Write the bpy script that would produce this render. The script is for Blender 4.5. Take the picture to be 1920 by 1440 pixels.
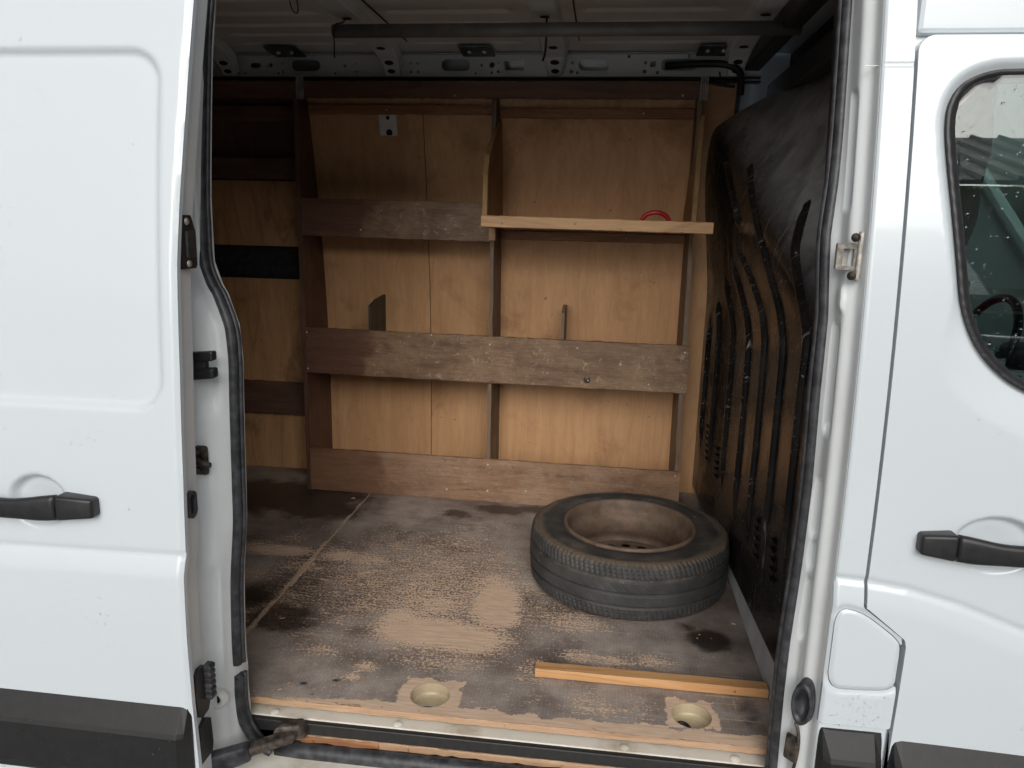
import bpy, bmesh, math, random
import numpy as np
from mathutils import Vector, Matrix

random.seed(7); RNG = np.random.default_rng(7)
S = bpy.context.scene
for o in list(bpy.data.objects): bpy.data.objects.remove(o)
COL = S.collection

# ------------------------------------------------------------------ camera
PITCH, YAW, ROLL = 0.21021, 0.11895, 0.02303
def cam_axes(p, yw, r):
    f = Vector((-math.sin(yw)*math.cos(p), math.cos(yw)*math.cos(p), -math.sin(p)))
    rt = Vector((math.cos(yw), math.sin(yw), 0)); up = rt.cross(f)
    return math.cos(r)*rt+math.sin(r)*up, -math.sin(r)*rt+math.cos(r)*up, f
rt, up, fw = cam_axes(PITCH, YAW, ROLL)
cd = bpy.data.cameras.new('camera'); cam = bpy.data.objects.new('camera', cd); COL.objects.link(cam)
M = Matrix((rt, up, -fw)).transposed().to_4x4(); M.translation = Vector((0, 0, 1.2)); cam.matrix_world = M
cd.sensor_fit = 'HORIZONTAL'; cd.sensor_width = 36; cd.lens = 36*1409.7/1920
cd.clip_start = 0.05; cd.clip_end = 500
S.camera = cam
S.render.resolution_x = 1024; S.render.resolution_y = 768

# ------------------------------------------------------------------ overcast sky and soft sun
SUN_EL, SUN_AZ = math.radians(26), math.radians(174)      # behind the camera
w = bpy.data.worlds.new('World'); S.world = w; w.use_nodes = True
nt = w.node_tree; bg = nt.nodes['Background']
sky = nt.nodes.new('ShaderNodeTexSky'); sky.sky_type = 'NISHITA'; sky.sun_disc = False
sky.sun_elevation = SUN_EL; sky.sun_rotation = SUN_AZ; sky.dust_density = 5; sky.air_density = 1.0; sky.ozone_density = 1
hs = nt.nodes.new('ShaderNodeHueSaturation'); hs.inputs['Saturation'].default_value = 0.40
nt.links.new(sky.outputs[0], hs.inputs['Color']); nt.links.new(hs.outputs[0], bg.inputs[0]); bg.inputs[1].default_value = 0.075
sl = bpy.data.lights.new('sun', 'SUN'); sl.energy = 1.5; sl.angle = math.radians(50); sl.color = (1, .99, .97)
sun = bpy.data.objects.new('sun', sl); COL.objects.link(sun)
sd = Vector((math.sin(SUN_AZ)*math.cos(SUN_EL), math.cos(SUN_AZ)*math.cos(SUN_EL), math.sin(SUN_EL)))
sun.rotation_euler = sd.to_track_quat('Z', 'Y').to_euler(); sun.location = sd*30
vs = S.view_settings; vs.view_transform = 'Standard'; vs.look = 'None'; vs.gamma = 1; vs.exposure = 0.30; vs.use_curve_mapping = False
S.render.engine = 'CYCLES'
S.cycles.max_bounces = 7; S.cycles.diffuse_bounces = 4; S.cycles.glossy_bounces = 3; S.cycles.transmission_bounces = 6

# ------------------------------------------------------------------ helpers
def smooth(a, b, x):
    t = np.clip((np.asarray(x, float)-a)/(b-a), 0, 1); return t*t*(3-2*t)
def sk(z): return 1.45+.083*(np.maximum(0, np.asarray(z, float)-.6)/.9)**2      # outer skin of the near side
def yl(z): return 3.375-.083*(np.maximum(0, np.asarray(z, float)-.4)/.9)**2      # inner lining of the far side
def empty(name, loc=(0, 0, 0)):
    o = bpy.data.objects.new(name, None); o.location = loc; o.empty_display_size = .1; COL.objects.link(o); return o
def tag(o, label=None, cat=None, group=None, kind=None):
    if label: o['label'] = label
    if cat: o['category'] = cat
    if group: o['group'] = group
    if kind: o['kind'] = kind
    return o
def setp(o, parent):
    if parent is not None:
        o.parent = parent
        o.matrix_parent_inverse = Matrix.Translation(-Vector(parent.location)) if parent.type == 'EMPTY' else Matrix.Identity(4)
def mesh(name, V, F, mat, parent=None, sm=False, attrs=None):
    m = bpy.data.meshes.new(name); m.from_pydata([tuple(map(float, v)) for v in V], [], [tuple(map(int, f)) for f in F]); m.update()
    if sm: m.polygons.foreach_set('use_smooth', [True]*len(m.polygons))
    if attrs:
        for k, a in attrs.items():
            at = m.attributes.new(k, 'FLOAT', 'POINT'); at.data.foreach_set('value', np.asarray(a, np.float32))
    o = bpy.data.objects.new(name, m); COL.objects.link(o)
    if mat: m.materials.append(mat)
    setp(o, parent); return o
def from_bm(name, bm, mat, parent=None, sm=False, fixn=True):
    if fixn: bmesh.ops.recalc_face_normals(bm, faces=bm.faces)
    m = bpy.data.meshes.new(name); bm.to_mesh(m); bm.free()
    if sm: m.polygons.foreach_set('use_smooth', [True]*len(m.polygons))
    o = bpy.data.objects.new(name, m); COL.objects.link(o)
    if mat: m.materials.append(mat)
    setp(o, parent); return o
def hexa(bm, P, bev=0, seg=1):
    vs_ = [bm.verts.new(p) for p in P]
    for f in ((0, 1, 2, 3), (4, 7, 6, 5), (0, 4, 5, 1), (1, 5, 6, 2), (2, 6, 7, 3), (3, 7, 4, 0)): bm.faces.new([vs_[i] for i in f])
    if bev:
        es = list({e for v in vs_ for e in v.link_edges})
        bmesh.ops.bevel(bm, geom=es, offset=bev, segments=seg, affect='EDGES', profile=.5)
def box8(x0, x1, y0, y1, z0, z1):
    return [(x0, y0, z0), (x1, y0, z0), (x1, y1, z0), (x0, y1, z0), (x0, y0, z1), (x1, y0, z1), (x1, y1, z1), (x0, y1, z1)]
def box(name, x0, x1, y0, y1, z0, z1, mat, parent=None, bev=.002, seg=1, dz=0, sm=False):
    P = box8(x0, x1, y0, y1, z0, z1)
    if dz: P = [(x, y, z+(dz if x == x1 else 0)) for x, y, z in P]
    bm = bmesh.new(); hexa(bm, P, bev, seg); return from_bm(name, bm, mat, parent, sm)
def solid(name, P, mat, parent=None, bev=.002, seg=1):
    bm = bmesh.new(); hexa(bm, P, bev, seg); return from_bm(name, bm, mat, parent)
def rough_board(name, x0, x1, y0, y1, z0, z1, mat, parent=None, axis='x', dz=0, amp=.0012, step=.02):
    """board with slightly uneven long edges, lengthwise along axis"""
    L = (x1-x0) if axis == 'x' else (z1-z0); n = max(2, int(L/step)); V = []; F = []
    sec = [(0, 0), (1, 0), (1, 1), (0, 1)]
    c = .0025
    prof = [(c, 0), (1-c, 0)]
    for i in range(n+1):
        t = i/n
        j = RNG.normal(0, amp, 4)
        if axis == 'x':
            x = x0+(x1-x0)*t; o = dz*t; b = .002
            pts = [(x, y0, z0+b+j[0]+o), (x, y0+b, z0+j[0]+o), (x, y1, z0+j[1]+o), (x, y1, z1+j[2]+o), (x, y0+b, z1+j[3]+o), (x, y0, z1-b+j[3]+o)]
        else:
            z = z0+(z1-z0)*t; b = .002
            pts = [(x0+b+j[0], y0, z), (x0+j[0], y0+b, z), (x0+j[1], y1, z), (x1+j[2], y1, z), (x1+j[3], y0+b, z), (x1-b+j[3], y0, z)]
        V += pts
    k = 6
    for i in range(n):
        for q in range(k):
            F.append((i*k+q, i*k+(q+1) % k, (i+1)*k+(q+1) % k, (i+1)*k+q))
    F.append(tuple(range(k))[::-1]); F.append(tuple(n*k+q for q in range(k)))
    bm = bmesh.new(); vs_ = [bm.verts.new(v) for v in V]
    for f in F: bm.faces.new([vs_[i] for i in f])
    return from_bm(name, bm, mat, parent)
def tube(name, pts, r, mat, parent=None, seg=12, caps=True, flat=1.0, n=0):
    P = [Vector(p) for p in pts]
    if n:  # catmull resample
        Q = []
        for i in range(len(P)-1):
            a, b, c, d = P[max(i-1, 0)], P[i], P[i+1], P[min(i+2, len(P)-1)]
            for k in range(n):
                t = k/n; Q.append(.5*((2*b)+(c-a)*t+(2*a-5*b+4*c-d)*t*t+(-a+3*b-3*c+d)*t**3))
        P = Q+[P[-1]]
    V = []; F = []; prev = None
    if isinstance(r, (list, tuple)): r = [float(np.interp(i/(len(P)-1), np.linspace(0, 1, len(r)), r)) for i in range(len(P))]
    for i, p in enumerate(P):
        t = (P[min(i+1, len(P)-1)]-P[max(i-1, 0)]).normalized()
        u = Vector((0, 1, 0)) if prev is None else prev
        u = (u-t*u.dot(t))
        if u.length < 1e-4: u = Vector((1, 0, 0))-t*t.x
        u.normalize(); prev = u; v = t.cross(u)
        rr = r[i] if isinstance(r, (list, tuple)) else r
        for k in range(seg):
            a = 2*math.pi*k/seg; V.append(p+u*(rr*math.cos(a))+v*(rr*flat*math.sin(a)))
    for i in range(len(P)-1):
        for k in range(seg):
            F.append((i*seg+k, i*seg+(k+1) % seg, (i+1)*seg+(k+1) % seg, (i+1)*seg+k))
    if caps: F.append(tuple(range(seg))[::-1]); F.append(tuple((len(P)-1)*seg+k for k in range(seg)))
    bm = bmesh.new(); vv = [bm.verts.new(v) for v in V]
    for f in F: bm.faces.new([vv[i] for i in f])
    return from_bm(name, bm, mat, parent, sm=True)
def lathe(name, prof, mat, parent=None, seg=96, loc=(0, 0, 0), axis='z', disp=None, closed=False, sm=True):
    n = len(prof); V = np.zeros((seg, n, 3)); A = np.linspace(0, 2*np.pi, seg, endpoint=False)
    R_ = np.array([p[0] for p in prof]); Z_ = np.array([p[1] for p in prof])
    RR = np.repeat(R_[None], seg, 0)
    if disp is not None: RR = RR+disp(A[:, None], R_[None], Z_[None])
    V[..., 0] = RR*np.cos(A)[:, None]; V[..., 1] = RR*np.sin(A)[:, None]; V[..., 2] = Z_[None]
    V = V.reshape(-1, 3)
    if axis == 'y': V = V[:, [0, 2, 1]]
    if axis == 'x': V = V[:, [2, 0, 1]]
    V = V+np.array(loc); F = []
    for i in range(seg):
        j = (i+1) % seg
        for k in range(n if closed else n-1):
            k2 = (k+1) % n; F.append((i*n+k, j*n+k, j*n+k2, i*n+k2))
    o = mesh(name, V, F, mat, parent, sm); return o
def fill2d(name, outer, holes, mat, parent, thick, to3d, bev=0):
    """flat plate with real holes: 2-D curve fill, then mapped to 3-D by to3d(u, v, w)"""
    cu = bpy.data.curves.new('tmp', 'CURVE'); cu.dimensions = '2D'; cu.fill_mode = 'BOTH'; cu.extrude = thick/2
    for pl in [outer]+holes:
        sp = cu.splines.new('POLY'); sp.points.add(len(pl)-1); sp.use_cyclic_u = True
        for p, q in zip(sp.points, pl): p.co = (q[0], q[1], 0, 1)
    ob = bpy.data.objects.new('tmp', cu); COL.objects.link(ob)
    dg = bpy.context.evaluated_depsgraph_get(); m = bpy.data.meshes.new_from_object(ob.evaluated_get(dg))
    bpy.data.objects.remove(ob); bpy.data.curves.remove(cu)
    for v in m.vertices: v.co = to3d(v.co.x, v.co.y, v.co.z)
    m.name = name; m.materials.clear(); m.materials.append(mat)
    bm = bmesh.new(); bm.from_mesh(m); bmesh.ops.recalc_face_normals(bm, faces=bm.faces); bm.to_mesh(m); bm.free()
    o = bpy.data.objects.new(name, m); COL.objects.link(o); setp(o, parent); return o
def circ(cx, cy, r, n=24, ry=None):
    return [(cx+r*math.cos(2*math.pi*i/n), cy+(ry or r)*math.sin(2*math.pi*i/n)) for i in range(n)]
def rrect(x0, x1, y0, y1, r, n=6):
    out = []
    for cx, cy, a0 in ((x1-r, y1-r, 0), (x0+r, y1-r, 90), (x0+r, y0+r, 180), (x1-r, y0+r, 270)):
        for i in range(n+1):
            a = math.radians(a0+90*i/n); out.append((cx+r*math.cos(a), cy+r*math.sin(a)))
    return out
def sd_rrect(X, Z, x0, x1, z0, z1, r):
    cx, cz = (x0+x1)/2, (z0+z1)/2; qx = np.abs(X-cx)-(x1-x0)/2+r; qz = np.abs(Z-cz)-(z1-z0)/2+r
    return np.hypot(np.maximum(qx, 0), np.maximum(qz, 0))+np.minimum(np.maximum(qx, qz), 0)-r
def sd_poly(X, Z, P):
    P = np.array(P, float); sh = X.shape; x = X.ravel(); z = Z.ravel(); d = np.full(x.shape, 1e9); ins = np.zeros(x.shape, bool)
    for i in range(len(P)):
        a = P[i]; b = P[(i+1) % len(P)]; e = b-a
        t = np.clip(((x-a[0])*e[0]+(z-a[1])*e[1])/max(e@e, 1e-12), 0, 1)
        d = np.minimum(d, np.hypot(x-a[0]-t*e[0], z-a[1]-t*e[1]))
        c = ((a[1] > z) != (b[1] > z)); ins ^= c & (x < (b[0]-a[0])*(z-a[1])/((b[1]-a[1]) or 1e-12)+a[0])
    return np.where(ins, -d, d).reshape(sh)
def smooth_poly(P, it=3):
    P = np.array(P, float)
    for _ in range(it):
        A = .75*P+.25*np.roll(P, -1, 0); B = .25*P+.75*np.roll(P, -1, 0); P = np.stack([A, B], 1).reshape(-1, 2)
    return P
def skin_panel(name, x0, x1, z0, z1, step, sdf, yfun, mat, parent, rim=.03, to3d=None, sm=True):
    """pressed sheet: grid clipped and snapped to an outline, height field yfun, returns folded back by rim"""
    nx = max(2, int(round((x1-x0)/step))); nz = max(2, int(round((z1-z0)/step)))
    X, Z = np.meshgrid(np.linspace(x0, x1, nx+1), np.linspace(z0, z1, nz+1))
    idx = np.arange((nx+1)*(nz+1)).reshape(nz+1, nx+1)
    Sd = sdf(X, Z) if sdf else np.full(X.shape, -1.)
    q = np.stack([idx[:-1, :-1], idx[:-1, 1:], idx[1:, 1:], idx[1:, :-1]], -1).reshape(-1, 4)
    ins = (Sd < 0).ravel(); keep = ins[q].sum(1) >= 2 if sdf else np.ones(len(q), bool); q = q[keep]
    x = X.ravel().copy(); z = Z.ravel().copy()
    if sdf:
        used = np.zeros(x.size, bool); used[q.ravel()] = True
        # snap outside verts and boundary verts to the contour
        e = np.concatenate([q[:, [0, 1]], q[:, [1, 2]], q[:, [2, 3]], q[:, [3, 0]]]); es = np.sort(e, 1)
        u, c = np.unique(es, axis=0, return_counts=True); bv = np.unique(u[c == 1])
        on = np.zeros(x.size, bool); on[bv] = True
        inner = on & (x > x0+1e-6) & (x < x1-1e-6) & (z > z0+1e-6) & (z < z1-1e-6) | (~ins & used)
        i = np.where(inner)[0]
        for _ in range(4):
            h = 1e-4; s = sdf(x[i], z[i]); gx = (sdf(x[i]+h, z[i])-s)/h; gz = (sdf(x[i], z[i]+h)-s)/h
            g2 = gx*gx+gz*gz; g2[g2 < .05] = 1; st = np.clip(s, -step*1.5, step*1.5); x[i] -= st*gx/g2; z[i] -= st*gz/g2
    y = yfun(x, z)
    V = np.stack([x, y, z], 1); F = [tuple(f) for f in q]
    e = np.concatenate([q[:, [0, 1]], q[:, [1, 2]], q[:, [2, 3]], q[:, [3, 0]]]); es = np.sort(e, 1)
    u, inv, c = np.unique(es, axis=0, return_inverse=True, return_counts=True); be = e[c[inv.ravel()] == 1]
    if rim and len(be):
        bvv = np.unique(be); m1 = {v: len(V)+k for k, v in enumerate(bvv)}; A = V[bvv].copy()
        rr = .35*step
        B = A+np.array([0, rim, 0]); m2 = {v: len(V)+len(bvv)+k for k, v in enumerate(bvv)}
        V = np.concatenate([V, A, B])
        F += [(m1[b], m1[a], m2[a], m2[b]) for a, b in be]
    used = np.zeros(len(V), bool)
    for f in F: used[list(f)] = True
    mp = np.cumsum(used)-1; V = V[used]; F = [tuple(mp[list(f)]) for f in F]
    if to3d is not None: V = np.array([to3d(*v) for v in V])
    return mesh(name, V, F, mat, parent, sm)
def drops(name, X, Z, yfun, R_, mat, parent, squash=.55):
    V = []; F = []; k = 6
    Y = yfun(X, Z)
    for x, y, z, r in zip(X, Y, Z, R_):
        b = len(V); ex = random.uniform(.9, 1.5); ph = random.random()*6
        for ring, (f, h) in enumerate(((1, 0), (.75, .65))):
            for i in range(k):
                a = ph+2*math.pi*i/k; V.append((x+r*f*math.cos(a), y-r*squash*h, z+r*f*ex*math.sin(a)))
        V.append((x, y-r*squash, z))
        for i in range(k):
            j = (i+1) % k; F += [(b+i, b+j, b+k+j, b+k+i), (b+k+i, b+k+j, b+2*k)]
    return tag(mesh(name, V, F, mat, parent, True), kind='stuff')

# ------------------------------------------------------------------ materials
class Mt:
    def __init__(s, name, **kw):
        s.m = bpy.data.materials.new(name); s.m.use_nodes = True; s.t = s.m.node_tree; s.b = s.t.nodes['Principled BSDF']
        s.geo = None
        for k, v in kw.items(): s.set(k, v)
    def set(s, k, v):
        i = s.b.inputs[k.replace('_', ' ').title().replace('Ior', 'IOR')] if k not in s.b.inputs else s.b.inputs[k]
        if hasattr(v, 'is_output'): s.t.links.new(v, i)
        else: i.default_value = (*v, 1) if isinstance(v, tuple) and len(v) == 3 and i.type == 'RGBA' else v
    def n(s, typ, **kw):
        nd = s.t.nodes.new('ShaderNode'+typ)
        for k, v in kw.items():
            if hasattr(nd, k) and k not in nd.inputs: setattr(nd, k, v)
            else: s.inp(nd.inputs[k], v)
        return nd
    def inp(s, i, v):
        if hasattr(v, 'is_output'): s.t.links.new(v, i)
        else: i.default_value = (*v, 1) if isinstance(v, tuple) and len(v) == 3 and i.type == 'RGBA' else v
    def pos(s, sc=(1, 1, 1), rnd=0):
        g = s.n('NewGeometry').outputs['Position']
        if rnd:
            r = s.n('ObjectInfo').outputs['Random']; c = s.n('CombineXYZ'); m = s.math('MULTIPLY', r, rnd)
            for k in 'XYZ': s.t.links.new(m, c.inputs[k])
            a = s.n('VectorMath', operation='ADD'); s.t.links.new(g, a.inputs[0]); s.t.links.new(c.outputs[0], a.inputs[1]); g = a.outputs[0]
        v = s.n('VectorMath', operation='MULTIPLY'); s.t.links.new(g, v.inputs[0]); v.inputs[1].default_value = sc; return v.outputs[0]
    def noise(s, vec, scale=1, detail=4, rough=.55, dist=0):
        return s.n('TexNoise', Vector=vec, Scale=scale, Detail=detail, Roughness=rough, Distortion=dist).outputs['Fac']
    def math(s, op, a, b=0, c=None, clamp=False):
        m = s.n('Math', operation=op, use_clamp=clamp); s.inp(m.inputs[0], a); s.inp(m.inputs[1], b)
        if c is not None: s.inp(m.inputs[2], c)
        return m.outputs[0]
    def rng(s, v, a, b, lo=0, hi=1, smoothstep=True):
        m = s.n('MapRange', clamp=True); m.interpolation_type = 'SMOOTHSTEP' if smoothstep else 'LINEAR'
        s.inp(m.inputs[0], v)
        for i, q in zip((1, 2, 3, 4), (a, b, lo, hi)): m.inputs[i].default_value = q
        return m.outputs[0]
    def mix(s, f, a, b, blend='MIX'):
        m = s.n('Mix', data_type='RGBA', blend_type=blend); s.inp(m.inputs[0], f); s.inp(m.inputs[6], a); s.inp(m.inputs[7], b); return m.outputs[2]
    def bump(s, h, strength=.3, dist=.002):
        b = s.n('Bump', Strength=strength, Distance=dist, Height=h); s.t.links.new(b.outputs[0], s.b.inputs['Normal'])
    def attr(s, name): return s.n('Attribute', attribute_name=name).outputs['Fac']

def simple(name, col, rough=.5, metal=0, var=.15, scale=30, bump=0, spec=.5):
    M_ = Mt(name, Roughness=rough, Metallic=metal); p = M_.pos()
    n = M_.noise(p, scale, 5)
    M_.set('Base Color', M_.mix(M_.rng(n, .3, .7, 0, 1), tuple(c*(1-var) for c in col), tuple(min(1, c*(1+var)) for c in col)))
    M_.b.inputs['Specular IOR Level'].default_value = spec
    if bump: M_.bump(M_.noise(p, scale*8, 3), bump, .001)
    return M_.m

def paint(name, col, rough=.22, dirt=.12, dirtcol=(.42, .36, .28), coat=.6):
    M_ = Mt(name, Roughness=rough); p = M_.pos()
    M_.set('Coat Weight', coat); M_.set('Coat Roughness', .06)
    g = M_.noise(p, 5, 6, .65); sp = M_.noise(p, 240, 2, .5)
    f = M_.math('MULTIPLY', M_.rng(g, .45, .8), dirt)
    f = M_.math('ADD', f, M_.math('MULTIPLY', M_.rng(sp, .74, .80), dirt*1.2), clamp=True)
    M_.set('Base Color', M_.mix(f, col, dirtcol))
    return M_.m

WHITE = paint('white_paint', (.63, .690, .735), .25, .012)
JAMB = paint('jamb_paint', (.77, .81, .825), .30, .16, (.40, .36, .29), .25)
SILLP = paint('sill_paint', (.74, .72, .64), .4, .9, (.30, .22, .13), .1)
PRIMER = paint('roof_primer', (.70, .68, .655), .42, .35, (.34, .30, .26), .1)
RAILP = paint('rail_paint', (.70, .74, .74), .3, .3, (.36, .35, .33), .3)
BLACKPL = simple('black_plastic', (.016, .0165, .018), .42, 0, .25, 60, .08)
TRIM = simple('moulding_plastic', (.012, .012, .013), .5, 0, .2, 40, .25)
RUBBER = simple('seal_rubber', (.040, .042, .048), .42, 0, .5, 45, .35)
DARKMETAL = simple('dark_metal', (.05, .052, .055), .45, .5, .3, 40, .1)
GREYMETAL = simple('grey_metal', (.42, .42, .41), .4, .6, .3, 35, .1)
STRIKER = simple('striker_metal', (.46, .43, .39), .5, .4, .35, 90, .3)
GREASE = simple('greasy_metal', (.075, .062, .05), .5, .4, .7, 60, .5)
DARK = simple('dark_void', (.012, .012, .013), .8, 0, .2)
CABDARK = simple('cab_plastic', (.10, .105, .105), .7, 0, .2)
SEATM = simple('seat_fabric', (.10, .10, .105), .9, 0, .3, 120, .3)
GALV = simple('galvanised_plate', (.10, .12, .13), .45, .5, .3, 30)
STRIPM = simple('kick_strip_paint', (.50, .51, .51), .42, .1, .12, 12)
BAR = simple('bar_paint', (.17, .165, .16), .5, .2, .15, 12)
RED = simple('red_plastic', (.55, .02, .035), .35, 0, .1)
CREAM = paint('cream_primer', (.55, .46, .31), .45, .6, (.25, .19, .12), .1)
WPL = simple('white_plastic', (.72, .72, .70), .4, 0, .06)
HOSE = simple('hose_rubber', (.012, .012, .012), .55, 0, .3)
SCREW = simple('screw_steel', (.55, .53, .48), .35, .8, .2)

def wood(name, dark, light, axis='x', rough=.6, fine=1.0, rings=5., stain=.5, staincol=(.05, .03, .022), pale=None, palef=0., knots=False, redend=None, ringf=.35, nick=0.):
    M_ = Mt(name); st = {'x': (1.2, 14, 14), 'z': (14, 14, 1.2), 'y': (14, 1.2, 14)}[axis]
    p = M_.pos(st, 13.7); q = M_.pos((1, 1, 1), 13.7)
    n1 = M_.noise(p, 2.2*fine, 7, .6, .4); n2 = M_.noise(p, 14*fine, 4, .6)
    low = M_.noise(M_.pos(tuple(a*.22 for a in st), 9.1), 1.1, 2, .4, .6)
    band = M_.math('FRACT', M_.math('MULTIPLY', low, rings*2.2)); ring = M_.rng(M_.math('ABSOLUTE', M_.math('SUBTRACT', band, .5)), .40, .5, 0, 1)
    f = M_.math('ADD', M_.math('MULTIPLY', n1, .65), M_.math('MULTIPLY', n2, .35))
    c = M_.mix(M_.rng(f, .32, .68), dark, light)
    c = M_.mix(M_.math('MULTIPLY', ring, ringf), c, tuple(a*.55 for a in dark))
    b1 = M_.noise(q, 3.2, 5, .65, .5)
    c = M_.mix(M_.math('MULTIPLY', M_.rng(b1, .50, .74), stain), c, staincol)
    if pale:
        b2 = M_.noise(q, 4.6, 6, .7, .3); b3 = M_.noise(p, 22, 3, .6)
        c = M_.mix(M_.math('MULTIPLY', M_.rng(M_.math('ADD', M_.math('MULTIPLY', b2, .7), M_.math('MULTIPLY', b3, .3)), .42, .62), palef), c, pale)
    # fine pale nicks and dark specks
    sp = M_.noise(q, 110, 3, .5); c = M_.mix(M_.math('MULTIPLY', M_.rng(sp, .70, .76), .45), c, (.42, .33, .24))
    if nick:
        k1 = M_.noise(M_.pos(tuple(a*3.2 for a in (1, 1, 1)), 3.3), 9, 5, .75, .8); k2 = M_.noise(p, 9, 5, .7, .6)
        c = M_.mix(M_.math('MULTIPLY', M_.rng(k1, .56, .68), nick), c, (.44, .36, .28)); c = M_.mix(M_.math('MULTIPLY', M_.rng(k2, .57, .68), nick*.9), c, (.05, .03, .022))
        c = M_.mix(M_.math('MULTIPLY', M_.rng(M_.noise(M_.pos((1, 1, 1), 6.), 36, 3, .6, .5), .64, .70), nick*.45), c, (.50, .42, .34))
    s2 = M_.noise(q, 48, 2, .5, .8); c = M_.mix(M_.math('MULTIPLY', M_.rng(s2, .72, .77), .6), c, (.03, .02, .015))
    if knots:
        v = M_.n('TexVoronoi', Vector=M_.pos({'x': (2.2, 9, 9), 'z': (9, 9, 2.2), 'y': (9, 2.2, 9)}[axis], 5.), Scale=1.0, Randomness=1.0).outputs['Distance']
        c = M_.mix(M_.math('MULTIPLY', M_.rng(v, .06, .16, 1, 0), .75), c, (.10, .045, .02))
    if redend:
        g_ = M_.n('SeparateXYZ', Vector=M_.n('NewGeometry').outputs['Position']).outputs
        e = M_.math('ADD', g_['X'], M_.math('MULTIPLY', M_.math('SUBTRACT', M_.noise(M_.pos(), 7, 3, .5), .5), .28))
        e = M_.math('ADD', e, M_.math('MULTIPLY', g_['Z'], redend[1]))
        c = M_.mix(M_.math('MULTIPLY', M_.rng(e, redend[0]-.03, redend[0]+.03, 1, 0), .85), c, M_.mix(M_.rng(f, .32, .68), redend[2], tuple(a*1.7 for a in redend[2])))
    M_.set('Base Color', c); M_.set('Roughness', M_.rng(b1, .3, .8, rough*.85, min(1, rough*1.2)))
    M_.bump(M_.math('ADD', f, M_.math('MULTIPLY', sp, .3)), .35, .0015)
    return M_.m, M_
PLY, _ = wood('plywood_lining', (.51, .278, .130), (.62, .358, .180), 'z', .55, .7, 6., .62, (.26, .125, .05), ringf=.16)
PLYSHADE, _ = wood('plywood_lining_shaded', (.44, .235, .105), (.60, .34, .165), 'z', .6, .8, 5, .75, (.07, .035, .02))  # darker plywood for the rear bay, its shade put into the colour
FASCIA, _ = wood('worn_film_board', (.125, .066, .036), (.22, .135, .080), 'x', .55, 1.2, 3., .6, (.075, .032, .02), (.335, .220, .128), .65, nick=.6, redend=(-1.0, 0., (.085, .036, .022)))
FASCIA2, _ = wood('bottom_film_board', (.205, .105, .055), (.33, .195, .115), 'x', .55, 1.2, 3., .45, (.10, .045, .025), (.38, .27, .19), .5, nick=.4, redend=(-.94, .25, (.13, .062, .033)))
REDWOOD, _ = wood('red_brown_board', (.095, .045, .028), (.17, .085, .055), 'x', .5, 1., 3, .5, (.035, .015, .01), (.15, .09, .065), .25)
REDUP, _ = wood('red_brown_upright', (.075, .033, .021), (.14, .065, .042), 'z', .5, 1., 3, .5, (.03, .014, .01), (.16, .11, .08), .2)
GREYUP, _ = wood('grey_upright', (.13, .085, .055), (.23, .16, .11), 'z', .65, 1.2, 3, .5, (.06, .035, .025))
PINE, _ = wood('pine_batten', (.52, .29, .13), (.66, .41, .21), 'x', .5, .8, 6, .12, (.30, .15, .06), knots=True)
PINE2, _ = wood('fresh_batten', (.53, .27, .11), (.68, .40, .19), 'x', .5, .8, 7, .15, (.32, .14, .05), knots=True)
CLEAT, _ = wood('cleat_wood', (.24, .10, .04), (.38, .18, .08), 'x', .55, .9, 5, .4, (.10, .04, .02), knots=True)
CHIP, cm = wood('chipboard_edge', (.30, .17, .07), (.47, .29, .13), 'z', .75, 3., 2, .3)
PLYEDGE, _ = wood('plywood_edge', (.42, .255, .15), (.57, .385, .25), 'x', .7, 2.5, 3, .3, (.24, .14, .08))
DARKPLATE, _ = wood('dark_divider', (.025, .022, .020), (.07, .055, .045), 'z', .5, 1.5, 2, .4)

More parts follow.
